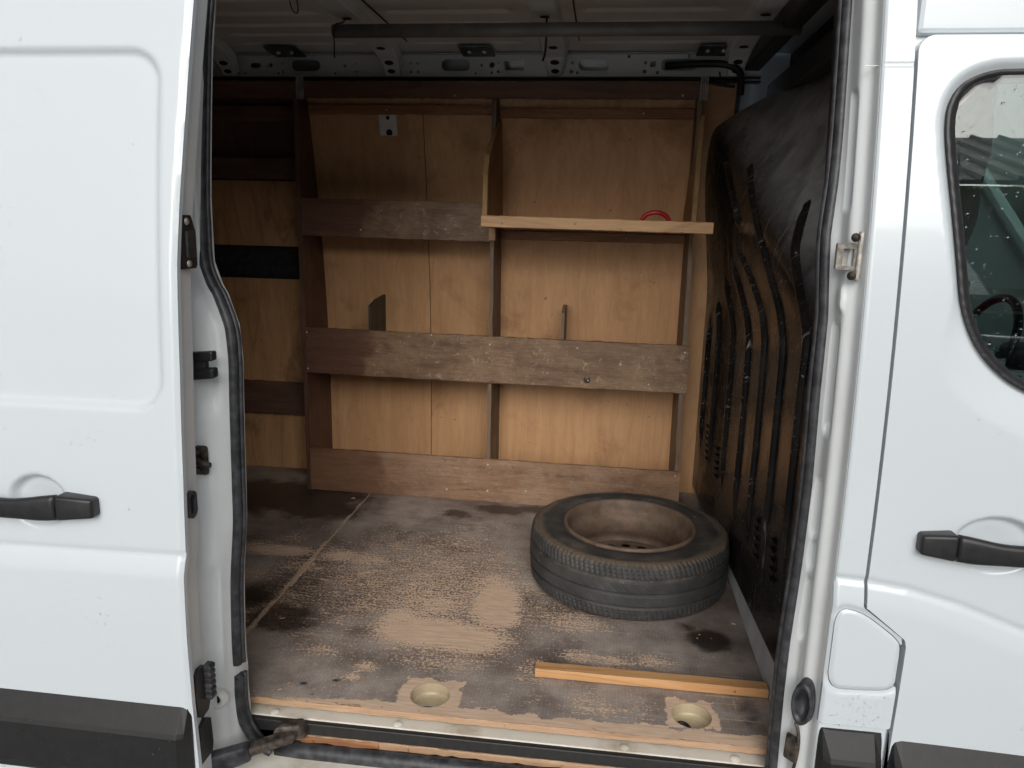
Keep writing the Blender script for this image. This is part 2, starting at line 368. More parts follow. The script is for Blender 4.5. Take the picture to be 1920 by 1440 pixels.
# plywood floor: dark film coat with a wire-mesh print, worn through to bare wood (float attributes wear / damp on the mesh)
def floor_mat():
    M_ = Mt('film_faced_floor'); p = M_.pos()
    hexv = M_.n('TexVoronoi', Vector=M_.pos((1, 1, 0)), Scale=105, feature='DISTANCE_TO_EDGE', Randomness=.12).outputs['Distance']
    hexl = M_.rng(hexv, .03, .12, 1, 0)
    streak = M_.noise(M_.pos((5, 60, 1)), 2.0, 6, .65); fine = M_.noise(p, 130, 5, .65); grit = M_.noise(p, 420, 2, .6); big = M_.noise(p, 4.5, 5, .6)
    film = M_.mix(M_.rng(big, .35, .7), (.100, .074, .063), (.265, .215, .190))
    film = M_.mix(M_.math('MULTIPLY', hexl, M_.math('ADD', M_.math('MULTIPLY', M_.rng(big, .35, .6), .30), M_.math('MULTIPLY', M_.attr('dust_light'), .45))), film, (.36, .32, .295))
    film = M_.mix(M_.math('MULTIPLY', M_.rng(grit, .5, .8), .35), film, (.22, .185, .16))
    damp = M_.attr('damp'); wear = M_.attr('wear'); dust_light = M_.attr('dust_light')
    film = M_.mix(M_.math('MULTIPLY', dust_light, M_.rng(M_.noise(p, 9, 6, .7), .25, .75, .3, 1)), film, (.55, .49, .44))
    # wear threshold: attribute + streaky noise + grain
    t = M_.math('ADD', wear, M_.math('MULTIPLY', M_.math('SUBTRACT', streak, .5), .9))
    t = M_.math('ADD', t, M_.math('MULTIPLY', M_.math('SUBTRACT', fine, .5), 2.3))
    t = M_.math('ADD', t, M_.math('MULTIPLY', M_.math('SUBTRACT', grit, .5), 1.0))
    fl = M_.noise(M_.pos((1, 2.2, 1)), 26, 3, .5, .6)
    t = M_.math('ADD', t, M_.math('MULTIPLY', M_.rng(fl, .60, .70), M_.math('MULTIPLY', M_.rng(wear, .10, .40), .35)))
    wm = M_.rng(t, .50, .58)
    # scratches
    sc = M_.noise(M_.pos((2.2, 120, 1)), 1.6, 3, .5, .15); sm_ = M_.math('MULTIPLY', M_.rng(sc, .63, .66), M_.rng(M_.noise(p, 3, 2), .45, .6))
    sc2 = M_.noise(M_.pos((120, 5, 1)), 1.1, 3, .5, .4); sm2 = M_.math('MULTIPLY', M_.rng(sc2, .66, .69), M_.rng(M_.noise(p, 2.4, 2), .5, .65))
    wm = M_.math('MAXIMUM', wm, M_.math('MULTIPLY', M_.math('MAXIMUM', sm_, sm2), .7))
    woodc = M_.mix(M_.rng(M_.noise(M_.pos((4, 40, 1)), 3, 5, .6), .3, .7), (.62, .44, .315), (.78, .585, .43))
    c = M_.mix(wm, film, woodc)
    c = M_.mix(M_.math('MULTIPLY', M_.rng(M_.math('ADD', damp, M_.math('MULTIPLY', M_.math('SUBTRACT', M_.noise(p, 14, 5, .65), .5), .9)), .35, .75), .86), c, (.020, .013, .010))
    M_.set('Base Color', c)
    M_.set('Roughness', M_.math('ADD', M_.math('MULTIPLY', wm, .25), M_.rng(damp, .2, .9, .50, .30)))
    h = M_.math('SUBTRACT', M_.math('ADD', M_.math('MULTIPLY', hexl, .25), M_.math('MULTIPLY', fine, .4)), M_.math('MULTIPLY', wm, .8))
    M_.bump(h, .4, .0012)
    return M_.m
FLOORM = floor_mat()

def bulk_mat():
    M_ = Mt('scuffed_black_panel'); p = M_.pos()
    n = M_.noise(p, 6, 6, .65, .3); s1 = M_.noise(M_.pos((1, 55, 2.2)), 2.2, 4, .6, .5); s2 = M_.noise(M_.pos((1, 18, 26)), 3.0, 4, .6, 1.2)
    f = M_.math('MAXIMUM', M_.rng(s1, .62, .67), M_.rng(s2, .66, .70)); sp = M_.noise(p, 85, 3); f = M_.math('MAXIMUM', M_.math('MULTIPLY', f, .7), M_.rng(sp, .67, .70))
    f = M_.math('MULTIPLY', f, M_.rng(M_.noise(p, 2.6, 3), .38, .62))
    sheen_f = M_.attr('scuff_sheen'); c = M_.mix(M_.rng(n, .3, .75), (.008, .008, .0085), (.026, .023, .021)); c = M_.mix(M_.math('MULTIPLY', sheen_f, M_.rng(M_.noise(p, 7, 5, .65, .6), .25, .75, .35, 1)), c, (.44, .44, .455)); c = M_.mix(M_.math('MULTIPLY', f, .85), c, (.36, .33, .30))  # pale grey on the bulge: scuffed film with its sheen painted into the colour
    M_.set('Base Color', c); M_.set('Roughness', M_.math('ADD', M_.math('ADD', M_.rng(n, .3, .75, .13, .36), M_.math('MULTIPLY', sheen_f, .14)), M_.math('MULTIPLY', f, .3)))
    M_.bump(M_.math('ADD', M_.noise(p, 11, 4, .6, .4), M_.math('MULTIPLY', f, .15)), .28, .006)
    M_.b.inputs['Specular IOR Level'].default_value = .19
    return M_.m
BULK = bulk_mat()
def rust_mat():
    M_ = Mt('rusty_steel_rim', Roughness=.62, Metallic=.15); p = M_.pos(); n = M_.noise(p, 16, 6, .65); m = M_.noise(p, 60, 4, .6)
    c = M_.mix(M_.rng(n, .3, .7), (.105, .072, .052), (.19, .130, .092)); c = M_.mix(M_.rng(m, .62, .72), c, (.30, .12, .05)); c = M_.mix(M_.math('MULTIPLY', M_.rng(n, .6, .75), .5), c, (.06, .045, .038))
    M_.set('Base Color', c); M_.bump(m, .2, .001); return M_.m
RUST = rust_mat()
def tyre_mat():
    M_ = Mt('worn_tyre_rubber', Roughness=.62); p = M_.pos(); n = M_.noise(p, 11, 6, .65); g = M_.noise(p, 130, 4, .6); d = M_.attr('dirt')
    c = M_.mix(M_.rng(n, .3, .7), (.030, .030, .031), (.060, .060, .060))
    c = M_.mix(M_.math('MULTIPLY', M_.rng(M_.math('ADD', d, M_.math('MULTIPLY', M_.math('SUBTRACT', n, .5), 1.3)), .35, .95), M_.rng(g, .3, .7, .3, .95)), c, (.17, .125, .085))
    c = M_.mix(M_.math('MULTIPLY', M_.rng(g, .66, .74), .45), c, (.22, .20, .18))
    c = M_.mix(M_.math('MULTIPLY', M_.rng(M_.noise(p, 34, 3, .5), .70, .76), .7), c, (.40, .31, .20))
    M_.set('Base Color', c); M_.bump(g, .25, .001); return M_.m
TYRE = tyre_mat()
def glass_mat(name, tint=(.62, .78, .74), ior=1.5):
    M_ = Mt(name, Roughness=0.0, IOR=ior); M_.set('Transmission Weight', 1.0); M_.set('Base Color', tint); return M_.m
GLASS = glass_mat('cab_glass', (.36, .47, .44), 1.65)
WATER = glass_mat('rain_water', (1, 1, 1), 1.33)
def ground_mat():
    M_ = Mt('pale_bounce_ground', Roughness=.6); p = M_.pos(); a = M_.noise(p, 1.2, 6, .6); b = M_.noise(p, 90, 4)  # unseen ground, made pale to bounce light into the van
    M_.set('Base Color', M_.mix(M_.math('ADD', M_.math('MULTIPLY', a, .5), M_.math('MULTIPLY', b, .5)), (.20, .20, .195), (.36, .355, .34))); M_.set('Roughness', M_.rng(a, .4, .65, .25, .7)); M_.bump(b, .5, .004); return M_.m
GROUND = ground_mat()

# ------------------------------------------------------------------ setting
GZ = -.60
g = mesh('ground', [(-60, -60, GZ), (60, -60, GZ), (60, 60, GZ), (-60, 60, GZ)], [(0, 1, 2, 3)], GROUND); tag(g, kind='structure')

# ================================================================== THE VAN
van = empty('panel_van', (-.5, 2.45, GZ))
tag(van, 'white panel van seen from the side with its cargo door slid open', 'van')

# ---- closed outer shell (roof, far side, rear, belly, nose)
def plate(bm, pts, t):   # thick plate between polygon and its offset
    n = len(pts); a = [bm.verts.new(p) for p in pts]; b = [bm.verts.new(Vector(p)+Vector(t)) for p in pts]
    bm.faces.new(a); bm.faces.new(b[::-1])
    for i in range(n): bm.faces.new((a[i], b[i], b[(i+1) % n], a[(i+1) % n]))
def boxbm(bm, *a): hexa(bm, box8(*a))
bm = bmesh.new(); boxbm(bm, -2.80, 1.15, 1.66, 3.30, 1.945, 1.965); from_bm('roof_skin', bm, WHITE, van)
bm = bmesh.new()
zs = [-.35, 0, .4, .7, 1.0, 1.3, 1.6, 1.8, 1.95]
def farskin(z): return float(3.46-.083*(max(0, z-.6)/.9)**2)
V = []; F = []
for z in zs:
    for x in (-2.8, .545): V.append((x, farskin(z), z))
for z in zs:
    for x in (-2.8, .545): V.append((x, farskin(z)-.012, z))
n = len(zs)
for i in range(n-1): F += [(2*i, 2*i+1, 2*i+3, 2*i+2), (2*n+2*i+1, 2*n+2*i, 2*n+2*i+2, 2*n+2*i+3)]
mesh('body_side', V, F, WHITE, van)
bm = bmesh.new(); boxbm(bm, -2.82, -2.76, 1.47, 3.44, -.3, 1.95); from_bm('rear_door', bm, WHITE, van)
bm = bmesh.new(); boxbm(bm, -2.80, 1.2, 1.60, 3.44, -.30, -.24); from_bm('underbody', bm, DARKMETAL, van)
V = []; F = []        # near side behind the sliding door
zs2 = [-.35, 0, .3, .6, .8, 1.0, 1.2, 1.4, 1.6, 1.8, 1.95]
for off in (0, .012):
    for z in zs2:
        for x in (-2.8, -.925): V.append((x, float(sk(z))+off, z))
n = len(zs2)
for i in range(n-1): F += [(2*i, 2*i+1, 2*i+3, 2*i+2), (2*n+2*i+1, 2*n+2*i, 2*n+2*i+2, 2*n+2*i+3)]
mesh('body_side', V, F, WHITE, van)
# header over the door opening, cantrail on the near side
box('door_header', -.93, .55, 1.585, 1.70, 1.735, 1.95, WHITE, van, .01, 3)
box('inner_cantrail', -2.76, .55, 1.70, 1.76, 1.80, 1.94, PRIMER, van, .005)

# ---- roof inner panel with pressed swages
bows = [-1.60, -.9, -.235, .462]
def zroof(x, y):
    x = np.asarray(x, float); y = np.asarray(y, float)
    z = 1.885-.016*smooth(2.95, 3.24, y)-.05*smooth(1.95, 1.70, y)
    d = np.min([np.abs(x-b) for b in bows], 0)
    m = smooth(.10, .155, d)
    for yc, hw in ((1.95, .03), (2.13, .03), (2.31, .03), (2.49, .03), (2.66, .028), (2.81, .026), (2.95, .022), (3.07, .018)):
        z = z+.013*m*smooth(hw, hw*.45, np.abs(y-yc))
    return z
xs = np.linspace(-2.76, .60, 300); ys = np.linspace(1.66, 3.27, 260); X, Y = np.meshgrid(xs, ys)
Z = zroof(X, Y); idx = np.arange(X.size).reshape(X.shape)
roof = mesh('roof_panel', np.stack([X.ravel(), Y.ravel(), Z.ravel()], 1), np.stack([idx[:-1, :-1], idx[:-1, 1:], idx[1:, 1:], idx[1:, :-1]], -1).reshape(-1, 4), PRIMER, van, True)
# roof bows: pressed channels that turn down on to the side rail
def bow(xc, wd=.078):
    path = [(1.70, 1.862), (2.0, 1.862), (2.4, 1.862), (2.75, 1.862), (2.95, 1.858), (3.05, 1.848), (3.11, 1.832), (3.150, 1.808), (3.178, 1.778)]
    V = []; F = []; k = 6
    for i, (y, z) in enumerate(path):
        wv = wd if i < 6 else wd*(1-.12*(i-5)); h = .030 if i < 5 else .034
        nrm = Vector((0, 0, 1)) if i < 4 else Vector((0, min(1, .25*(i-3)), 1)).normalized()
        for dx, dh in ((-wv*.72, h), (-wv*.55, .003), (-wv*.46, 0), (wv*.46, 0), (wv*.55, .003), (wv*.72, h)):
            V.append((xc+dx, y+nrm.y*dh, z+nrm.z*dh))
    for i in range(len(path)-1):
        for q in range(k-1): F.append((i*k+q, i*k+q+1, (i+1)*k+q+1, (i+1)*k+q))
    F.append(tuple((len(path)-1)*k+q for q in range(k)))
    b = mesh('roof_bow', V, F, RAILP, roof)
    return b
for xc in bows:
    bow(xc)
for xc in bows:
    for (y, z, ny, rx, ry) in ((2.63, 1.8595, 0., .017, .013), (3.018, 1.8495, .12, .017, .014), (3.128, 1.8195, .62, .018, .012), (3.162, 1.7935, .85, .016, .010)):
        t = Vector((0, 1, -ny)).normalized(); nn = Vector((0, -ny, -1)).normalized(); c = Vector((xc, y, z))+nn*.0015
        P = [c+Vector((1, 0, 0))*rx*math.cos(a)+t*ry*math.sin(a) for a in np.linspace(0, 2*np.pi, 18, endpoint=False)]
        bm = bmesh.new(); a = [bm.verts.new(p) for p in P]; b = [bm.verts.new(p-nn*.001) for p in P]; bm.faces.new(a)
        for i in range(18): bm.faces.new((a[i], a[(i+1) % 18], b[(i+1) % 18], b[i]))
        from_bm('access_hole', bm, DARK, roof)
# mounting plates with two bolts on the slope between roof and rail
for px, sh in ((-1.335, -.03), (-.545, 0), (.375, .025)):
    o = solid('mounting_plate', [(px-.065, 3.193, 1.8600), (px+.065, 3.193, 1.8600), (px+.065, 3.197, 1.8540), (px-.065, 3.197, 1.8540),
              (px-.065-sh*.0+.0, 3.07, 1.870), (px+.065, 3.07, 1.870), (px+.065, 3.074, 1.864), (px-.065, 3.074, 1.864)], GALV, roof, .001)
    for dx in (-.028, .03): lathe('bolt', [(0, -.012), (.009, -.010), (.011, -.004), (.011, .004)], SCREW, roof, 12, (px+dx, 3.128, 1.862))
# cables
tube('cable', [(-.228, 2.63, 1.860), (-.228, 2.632, 1.835), (-.229, 2.64, 1.79), (-.233, 2.66, 1.755), (-.242, 2.68, 1.735)], .0035, HOSE, roof, 8, n=5)
tube('cable', [(-.905, 2.63, 1.860), (-.905, 2.60, 1.84), (-.908, 2.545, 1.822), (-.912, 2.53, 1.80), (-.916, 2.545, 1.775), (-.921, 2.56, 1.765), (-.929, 2.58, 1.725)], .0022, HOSE, roof, 8, n=5)
tube('cable', [(-1.02, 2.44, 1.875), (-1.017, 2.45, 1.845), (-1.005, 2.455, 1.832), (-.998, 2.455, 1.845), (-1.0, 2.45, 1.875)], .002, HOSE, roof, 8, n=5)
# joint lines beside the bows
for xc in bows[1:3]: box('sealer_seam', xc+.093, xc+.098, 1.75, 3.05, 1.8795, 1.8825, HOSE, roof, 0)

# ---- side rail (cantrail) with punched slots
def railmap(u, v, w): return Vector((u, 3.198+w, v))
zc = 1.822; hl = []
for a, b in ((-1.335, -1.213), (-.70, -.583), (-.145, -.022), (.178, .32)): hl.append(rrect(a, b, zc-.0215, zc+.0225, .0215, 6))
for a, b in ((-1.665, -1.62), (-1.515, -1.470)): hl.append(rrect(a, b, zc-.009, zc+.011, .009, 4))
hl.append(rrect(-.443, -.363, zc-.02, zc+.016, .002, 1))
for x, z, s in ((-1.575, .008, .0045), (-1.57, -.024, .0055), (-1.54, -.028, .004), (-1.427, .002, .008), (-1.376, .008, .0045), (-1.374, -.024, .005), (-1.395, -.03, .004), (-1.105, -.002, .006), (-1.06, .008, .004), (-1.058, -.024, .005), (-1.15, -.03, .004),
                (-.83, .008, .0045), (-.828, -.024, .0055), (-.865, -.002, .006), (-.80, .008, .0045), (-.797, -.024, .0055), (-.535, .0, .005), (-.56, -.03, .004), (-.468, .008, .004), (-.467, -.024, .005), (-.493, -.028, .004),
                (-.17, .008, .0045), (-.172, -.024, .006), (-.149, -.028, .0045), (.052, .032, .005), (.118, .008, .0045), (.116, -.024, .006), (.147, .003, .0105), (.166, -.028, .005), (.285, .033, .005)):
    hl.append(rrect(x-s, x+s, zc+z-s, zc+z+s, s*.3, 2))
hl.append(circ(-.493, zc+.001, .011, 18)); hl.append(circ(-1.412-.03, zc-.002, .0045, 10))
rail = fill2d('roof_rail', [(-2.7, 1.777), (.56, 1.777), (.56, 1.862), (-2.7, 1.862)], hl, RAILP, van, .0025, railmap)
# shelf of the rail: folded returns above and below, dark gap underneath
solid('rail_flange', [(-2.7, 3.18, 1.8630), (.56, 3.18, 1.8630), (.56, 3.30, 1.868), (-2.7, 3.30, 1.868), (-2.7, 3.18, 1.8655), (.56, 3.18, 1.8655), (.56, 3.30, 1.8705), (-2.7, 3.30, 1.8705)], RAILP, rail, 0)
box('rail_flange', -2.7, .56, 3.175, 3.2, 1.769, 1.7755, BLACKPL, rail, .001)
box('rail_flange', -2.7, .56, 3.165, 3.2, 1.752, 1.760, DARKMETAL, rail, .002)
tube('hose', [(.20, 3.215, 1.823), (.25, 3.19, 1.822), (.32, 3.165, 1.82), (.40, 3.155, 1.818), (.45, 3.15, 1.805), (.475, 3.14, 1.78), (.48, 3.13, 1.74), (.48, 3.13, 1.70)], .0135, HOSE, rail, 12, n=5)
tube('cable', [(.1, 3.165, 1.768), (.25, 3.16, 1.766), (.34, 3.155, 1.757), (.40, 3.15, 1.742), (.46, 3.15, 1.735)], .006, HOSE, rail, 8, n=5)
tube('cable', [(.40, 3.16, 1.79), (.405, 3.155, 1.77), (.42, 3.15, 1.755), (.428, 3.15, 1.74)], .003, HOSE, rail, 8, n=4)

# ---- bulkhead
def xbulk(y, z):
    y = np.asarray(y, float); z = np.asarray(z, float)
    b = .484-.024*(y-1.6)-.062*smooth(.85, 1.5, z)*np.clip((y-1.6)/1.7, 0, 1)
    s = ((z-.946)-.44*(y-1.736))/1.09
    rec = .26*np.tanh(.95*(np.sqrt(s*s+.05**2)+s)/2/.26)
    top = .05*smooth(1.50, 1.74, z)**2
    crumple = .007*np.sin(9*y+5*z)*smooth(0, .25, s)+.005*np.sin(19*y-15*z+1)*smooth(0, .2, s)+.003*np.sin(41*z+9*y)*smooth(.05, .3, s)
    return b+rec+top+crumple
def ztop(y): return 1.72-.02*(np.asarray(y, float)-2.8)-.25*(np.maximum(0, np.asarray(y, float)-2.82)**2)/.35
def zbot(y): return .118-.042*(np.asarray(y, float)-1.6)
us = np.linspace(1.55, 3.36, 190); tsq = np.linspace(0, 1, 180); U, T = np.meshgrid(us, tsq)
Zb = zbot(U)+(ztop(U)-zbot(U))*T
# pressed vertical ribs in the sheet itself
ribs = [[(1.84, .27), (1.83, .6), (1.84, .93), (1.90, .99), (2.12, 1.14), (2.24, 1.28)], [(2.03, .25), (2.02, .6), (2.03, .90), (2.10, .98), (2.33, 1.13), (2.70, 1.41)],
        [(2.23, .25), (2.22, .6), (2.23, .88), (2.30, .96), (2.52, 1.07), (2.72, 1.14)], [(2.44, .25), (2.43, .6), (2.44, .85), (2.50, .92), (2.78, 1.09)], [(2.69, .25), (2.68, .6), (2.69, .83), (2.75, .89), (2.92, 1.02)],
        [(2.98, .25), (2.97, .6), (2.98, .80), (3.06, .93)], [(3.22, .25), (3.21, .6), (3.22, .86)], [(2.65, 1.20), (2.72, 1.27), (2.86, 1.39), (2.95, 1.46)]]
U = np.maximum(U, sk(Zb)+.10); Xb = xbulk(U, Zb); idx = np.arange(U.size).reshape(U.shape)
bulk = mesh('bulkhead', np.stack([Xb.ravel(), U.ravel(), Zb.ravel()], 1), np.stack([idx[:-1, :-1], idx[1:, :-1], idx[1:, 1:], idx[:-1, 1:]], -1).reshape(-1, 4), BULK, van, True, {'scuff_sheen': smooth(-.02, .12, ((Zb-.946)-.44*(U-1.736))/1.09).ravel()})
for P in ribs:
    Q = []
    for i in range(len(P)-1):
        for k in range(10): t = k/10; Q.append((P[i][0]+(P[i+1][0]-P[i][0])*t, P[i][1]+(P[i+1][1]-P[i][1])*t))
    Q.append(P[-1]); Q = np.array(Q)
    for _ in range(6): Q[1:-1] = .25*Q[:-2]+.5*Q[1:-1]+.25*Q[2:]
    V = []; F = []; sec = [(-.0165, -.001), (-.0105, .009), (-.006, .0115), (.006, .0115), (.0105, .009), (.0165, -.001)]; k = len(sec)
    for i, (y, z) in enumerate(Q):
        tt = Q[min(i+1, len(Q)-1)]-Q[max(i-1, 0)]; tt /= np.hypot(*tt); nv = np.array([tt[1], -tt[0]]); e = min(1, min(i, len(Q)-1-i)/3)
        for (a, h) in sec:
            yy, zz = y+nv[0]*a*.8, z+nv[1]*a*.8; V.append((float(xbulk(yy, zz))-h*e, yy, zz))
    for i in range(len(Q)-1):
        for q in range(k-1): F.append((i*k+q, i*k+q+1, (i+1)*k+q+1, (i+1)*k+q))
    mesh('pressed_rib', V, F, BULK, bulk, True)
# louvres
for (y0, z0, n_) in ((1.915, .285, 5), (2.10, .265, 5), (3.02, .27, 6), (2.80, .27, 5)):
    for i in range(n_):
        z = z0+i*.026; y = y0+.01*i*(.5 if i % 2 else .3); x = float(xbulk(y, z))
        solid('louvre', [(x+.004, y-.016, z-.006), (x+.004, y+.016, z-.002), (x+.006, y+.016, z+.004), (x+.006, y-.016, z), (x-.012, y-.015, z+.012), (x-.012, y+.015, z+.016), (x-.009, y+.015, z+.019), (x-.009, y-.015, z+.015)], BULK, bulk, .001)
# grey kick strip along the floor
P = []
for y in (1.56, 3.37):
    zb = float(zbot(y))+.012; P.append([(.477, y, .003), (.485, y, .003), (float(xbulk(y, zb))+.012, y, zb), (float(xbulk(y, zb))+.004, y, zb)])
bm = bmesh.new(); A = [bm.verts.new(p) for p in P[0]]; B = [bm.verts.new(p) for p in P[1]]; bm.faces.new(A); bm.faces.new(B[::-1])
for i in range(4): bm.faces.new((A[i], B[i], B[(i+1) % 4], A[(i+1) % 4]))
from_bm('kick_strip', bm, STRIPM, bulk)
# header beams above the bulkhead and an added dark panel behind them that blocks cab light
box('cross_member', .50, .56, 1.70, 3.25, 1.80, 1.88, BLACKPL, van, .006)
box('cross_member', .60, .66, 1.64, 3.25, 1.68, 1.76, DARKMETAL, van, .006)
box('cab_light_block', .70, .74, 1.68, 3.36, 1.70, 1.95, DARK, van, 0)
for y0, wd in ((1.78, .10), (1.93, .09), (2.06, .07)): box('bracket', .585, .60, y0, y0+wd*.4, 1.69, 1.765, STRIKER, van, .002)

# ---- far side wall: metal skin, plywood lining, planks
wallm = mesh('side_wall', [(-2.75, float(yl(z))+.055, z) for z in zs[:-1]]+[(.50, float(yl(z))+.055, z) for z in zs[:-1]],
             [(i, i+1, len(zs)-1+i+1, len(zs)-1+i) for i in range(len(zs)-2)], DARKMETAL, van)
def lining(x0, x1, z0, z1, mat, off=0., t=.009):
    n = 14; V = []; F = []
    for i in range(n+1):
        z = z0+(z1-z0)*i/n; y = float(yl(z))+off
        V += [(x0, y, z), (x1, y, z), (x1, y+t, z), (x0, y+t, z)]
    for i in range(n):
        for q in range(4): F.append((4*i+q, 4*i+(q+1) % 4, 4*i+4+(q+1) % 4, 4*i+4+q))
    F += [(3, 2, 1, 0), (4*n, 4*n+1, 4*n+2, 4*n+3)]
    return mesh('plywood_sheet', V, F, mat, wallm)
lining(-1.30, -.786, 0, 1.76, PLY); lining(-.783, .475, 0, 1.76, PLY, .001)
lining(-2.7, -1.303, .0, .925, PLYSHADE); lining(-2.7, -1.303, 1.075, 1.36, PLYSHADE)
lining(-2.7, -1.303, 1.33, 1.76, REDUP, .012)
rough_board('plank', -2.7, -1.302, 3.205, 3.218, 1.365, 1.452, REDWOOD, wallm)
rough_board('plank', -2.7, -1.305, 3.355, 3.372, .275, .435, REDWOOD, wallm)
box('plank', -2.7, -1.305, 3.18, 3.195, 1.60, 1.66, REDWOOD, wallm, .002)

# ---- cargo floor
sub = box('cargo_floor', -2.75, .50, 1.665, 3.40, -.075, -.037, CREAM, van, 0)
h1, h2 = (-.398, 1.703, .052), (.268, 1.722, .050)
def gau(X, Y, x, y, sx, sy, a, rot=0):
    c, s = math.cos(rot), math.sin(rot); u = (X-x)*c+(Y-y)*s; v = -(X-x)*s+(Y-y)*c
    return a*np.exp(-.5*((u/sx)**2+(v/sy)**2))
def vnoise(X, Y, sc, seed):
    r = np.random.default_rng(seed); G = r.random((256, 256)); x = X*sc+97; y = Y*sc+41; i = np.floor(x).astype(int); j = np.floor(y).astype(int); fx = x-i; fy = y-j
    fx = fx*fx*(3-2*fx); fy = fy*fy*(3-2*fy); g_ = lambda a, b: G[a % 256, b % 256]
    return (g_(i, j)*(1-fx)+g_(i+1, j)*fx)*(1-fy)+(g_(i, j+1)*(1-fx)+g_(i+1, j+1)*fx)*fy
def floor_attrs(X, Y):
    wv = np.zeros_like(X)
    for a in ((-.46, 2.00, .15, .068, .95), (-.36, 1.985, .11, .07, .85), (-.585, 2.07, .05, .06, .7), (-.30, 2.20, .066, .13, .95), (-.275, 2.12, .05, .06, .9), (-.33, 2.36, .06, .10, .5),
              (-.55, 2.30, .16, .16, .48), (-.48, 2.16, .10, .10, .50), (-.62, 2.50, .16, .13, .40), (-.40, 2.55, .13, .12, .36), (-.80, 2.45, .13, .05, .50), (-.42, 1.86, .16, .06, .38),
              (-1.16, 2.47, .10, .035, .9), (-1.25, 2.49, .06, .05, .5), (-.91, 2.46, .07, .045, .62), (-1.02, 2.35, .10, .05, .42), (-1.2, 2.28, .15, .05, .34), (-.72, 2.12, .05, .04, .45), (-.76, 2.02, .035, .03, .4),
              (-.02, 1.945, .05, .03, .55), (.07, 1.93, .07, .03, .5), (.18, 1.95, .07, .03, .46), (-.06, 2.13, .10, .06, .42), (.0, 1.73, .05, .05, .42), (.05, 1.72, .035, .035, .45), (-.15, 2.42, .10, .18, .26), (-.1, 1.8, .25, .1, .16), (-.75, 1.86, .05, .03, .42), (-.60, 1.80, .03, .02, .6), (-.62, 1.75, .02, .015, .6)):
        wv = np.maximum(wv, gau(X, Y, *a))
    wv = np.maximum(wv, .42*smooth(.55, .95, vnoise(X, Y, 7, 31))*smooth(.42, -.1, X)*smooth(2.9, 2.5, Y))
    wv = np.maximum(wv, gau(X, Y, -.5, 2.3, .38, .34, .45)); wv = wv*1.22+.12*smooth(.2, .9, vnoise(X, Y, 6, 3))
    n1 = vnoise(X, Y, 22, 1); n2 = vnoise(X, Y, 60, 2)
    # seam between the two sheets, wandering edge
    sw = .0025+.013*n1*n1*smooth(3.1, 2.2, Y); wv = np.maximum(wv, .85*smooth(sw*1.5, sw*.6, np.abs(X+1.0)))
    # raw front edge
    e = 1.632+.012*n1+.012*n2+.018*smooth(-.65, -.35, X)*(n1+.3); wv = np.maximum(wv, 1.4*smooth(e+.010, e-.004, Y)*smooth(-.86, -.62, X))
    # router-cut patches round the two lashing recesses
    for (cx, cy, r), hx, hy in ((h1, .074, .058), (h2, .060, .055)):
        d = np.maximum(np.abs(X-cx)-hx, np.abs(Y-cy-.008)-hy)+.020*(n2-.5)+.016*(n1-.5); wv = np.maximum(wv, 1.4*smooth(.006, -.004, d))
    dm = np.zeros_like(X)
    for a in ((-1.35, 3.02, .30, .14, 1.2), (-1.15, 2.88, .18, .10, .95), (-1.45, 2.85, .15, .10, .7), (-.40, 3.01, .10, .05, .95), (-.57, 2.93, .06, .05, .75), (-.2, 3.04, .16, .05, .8), (-.22, 2.75, .12, .05, .5), (.36, 2.09, .055, .055, 1.0), (.30, 2.16, .04, .04, .6), (.42, 1.76, .05, .07, .6),
              (-.95, 2.02, .12, .09, .85), (-1.1, 2.12, .12, .08, .8), (-.66, 1.97, .08, .05, .55), (.28, 2.5, .30, .30, .35), (-.74, 1.70, .012, .008, .8), (-.66, 1.725, .012, .008, .8), (-.70, 1.66, .01, .006, .7), (.10, 1.86, .2, .03, .25)):
        dm = np.maximum(dm, gau(X, Y, *a))
    ds = .55*smooth(.3, .8, vnoise(X, Y, 5, 9))*smooth(1.0, .0, dm)
    ds = np.maximum(ds, .75*smooth(1.98, 1.72, Y)*(.35+.65*vnoise(X, Y, 9, 12))); ds = np.maximum(ds, gau(X, Y, -.80, 1.72, .18, .10, .85)); ds = np.maximum(ds, gau(X, Y, -.1, 1.78, .3, .05, .7)); ds = np.maximum(ds, gau(X, Y, -.7, 2.85, .25, .15, .6)); ds = np.maximum(ds, gau(X, Y, .12, 2.0, .25, .06, .65))  # pale front band: dust with sky light from the doorway painted in
    return wv, dm*(1-.8*smooth(.6, 1., wv)), ds
def floor_sheet(x0, x1, y0, y1, step, holes):
    def sdf(x, y):
        d = np.full(np.shape(x), -1.)
        for cx, cy, r in holes: d = np.maximum(d, r-np.hypot(x-cx, y-cy))
        return d
    o = skin_panel('plywood_sheet', x0, x1, y0, y1, step, sdf if holes else None, lambda x, z: 0*x, FLOORM, sub, rim=0)
    m = o.data; n = len(m.vertices); co = np.zeros(n*3); m.vertices.foreach_get('co', co); co = co.reshape(-1, 3)
    P = np.stack([co[:, 0], co[:, 2], np.zeros(n)], 1); P[:, 2] += .0015*(vnoise(P[:, 0], P[:, 1], 3, 5)-.5)
    edge = (P[:, 1] < y0+.001); P[edge, 1] += .006*(vnoise(P[edge, 0], P[edge, 1], 60, 8)-.5)+.004*(vnoise(P[edge, 0], P[edge, 1], 12, 4)-.5)
    m.vertices.foreach_set('co', P.ravel()); m.flip_normals(); m.update()
    wv, dm, ds = floor_attrs(P[:, 0], P[:, 1])
    for k, a in (('wear', wv), ('damp', dm), ('dust_light', ds)):
        at = m.attributes.new(k, 'FLOAT', 'POINT'); at.data.foreach_set('value', a.astype(np.float32))
    return o
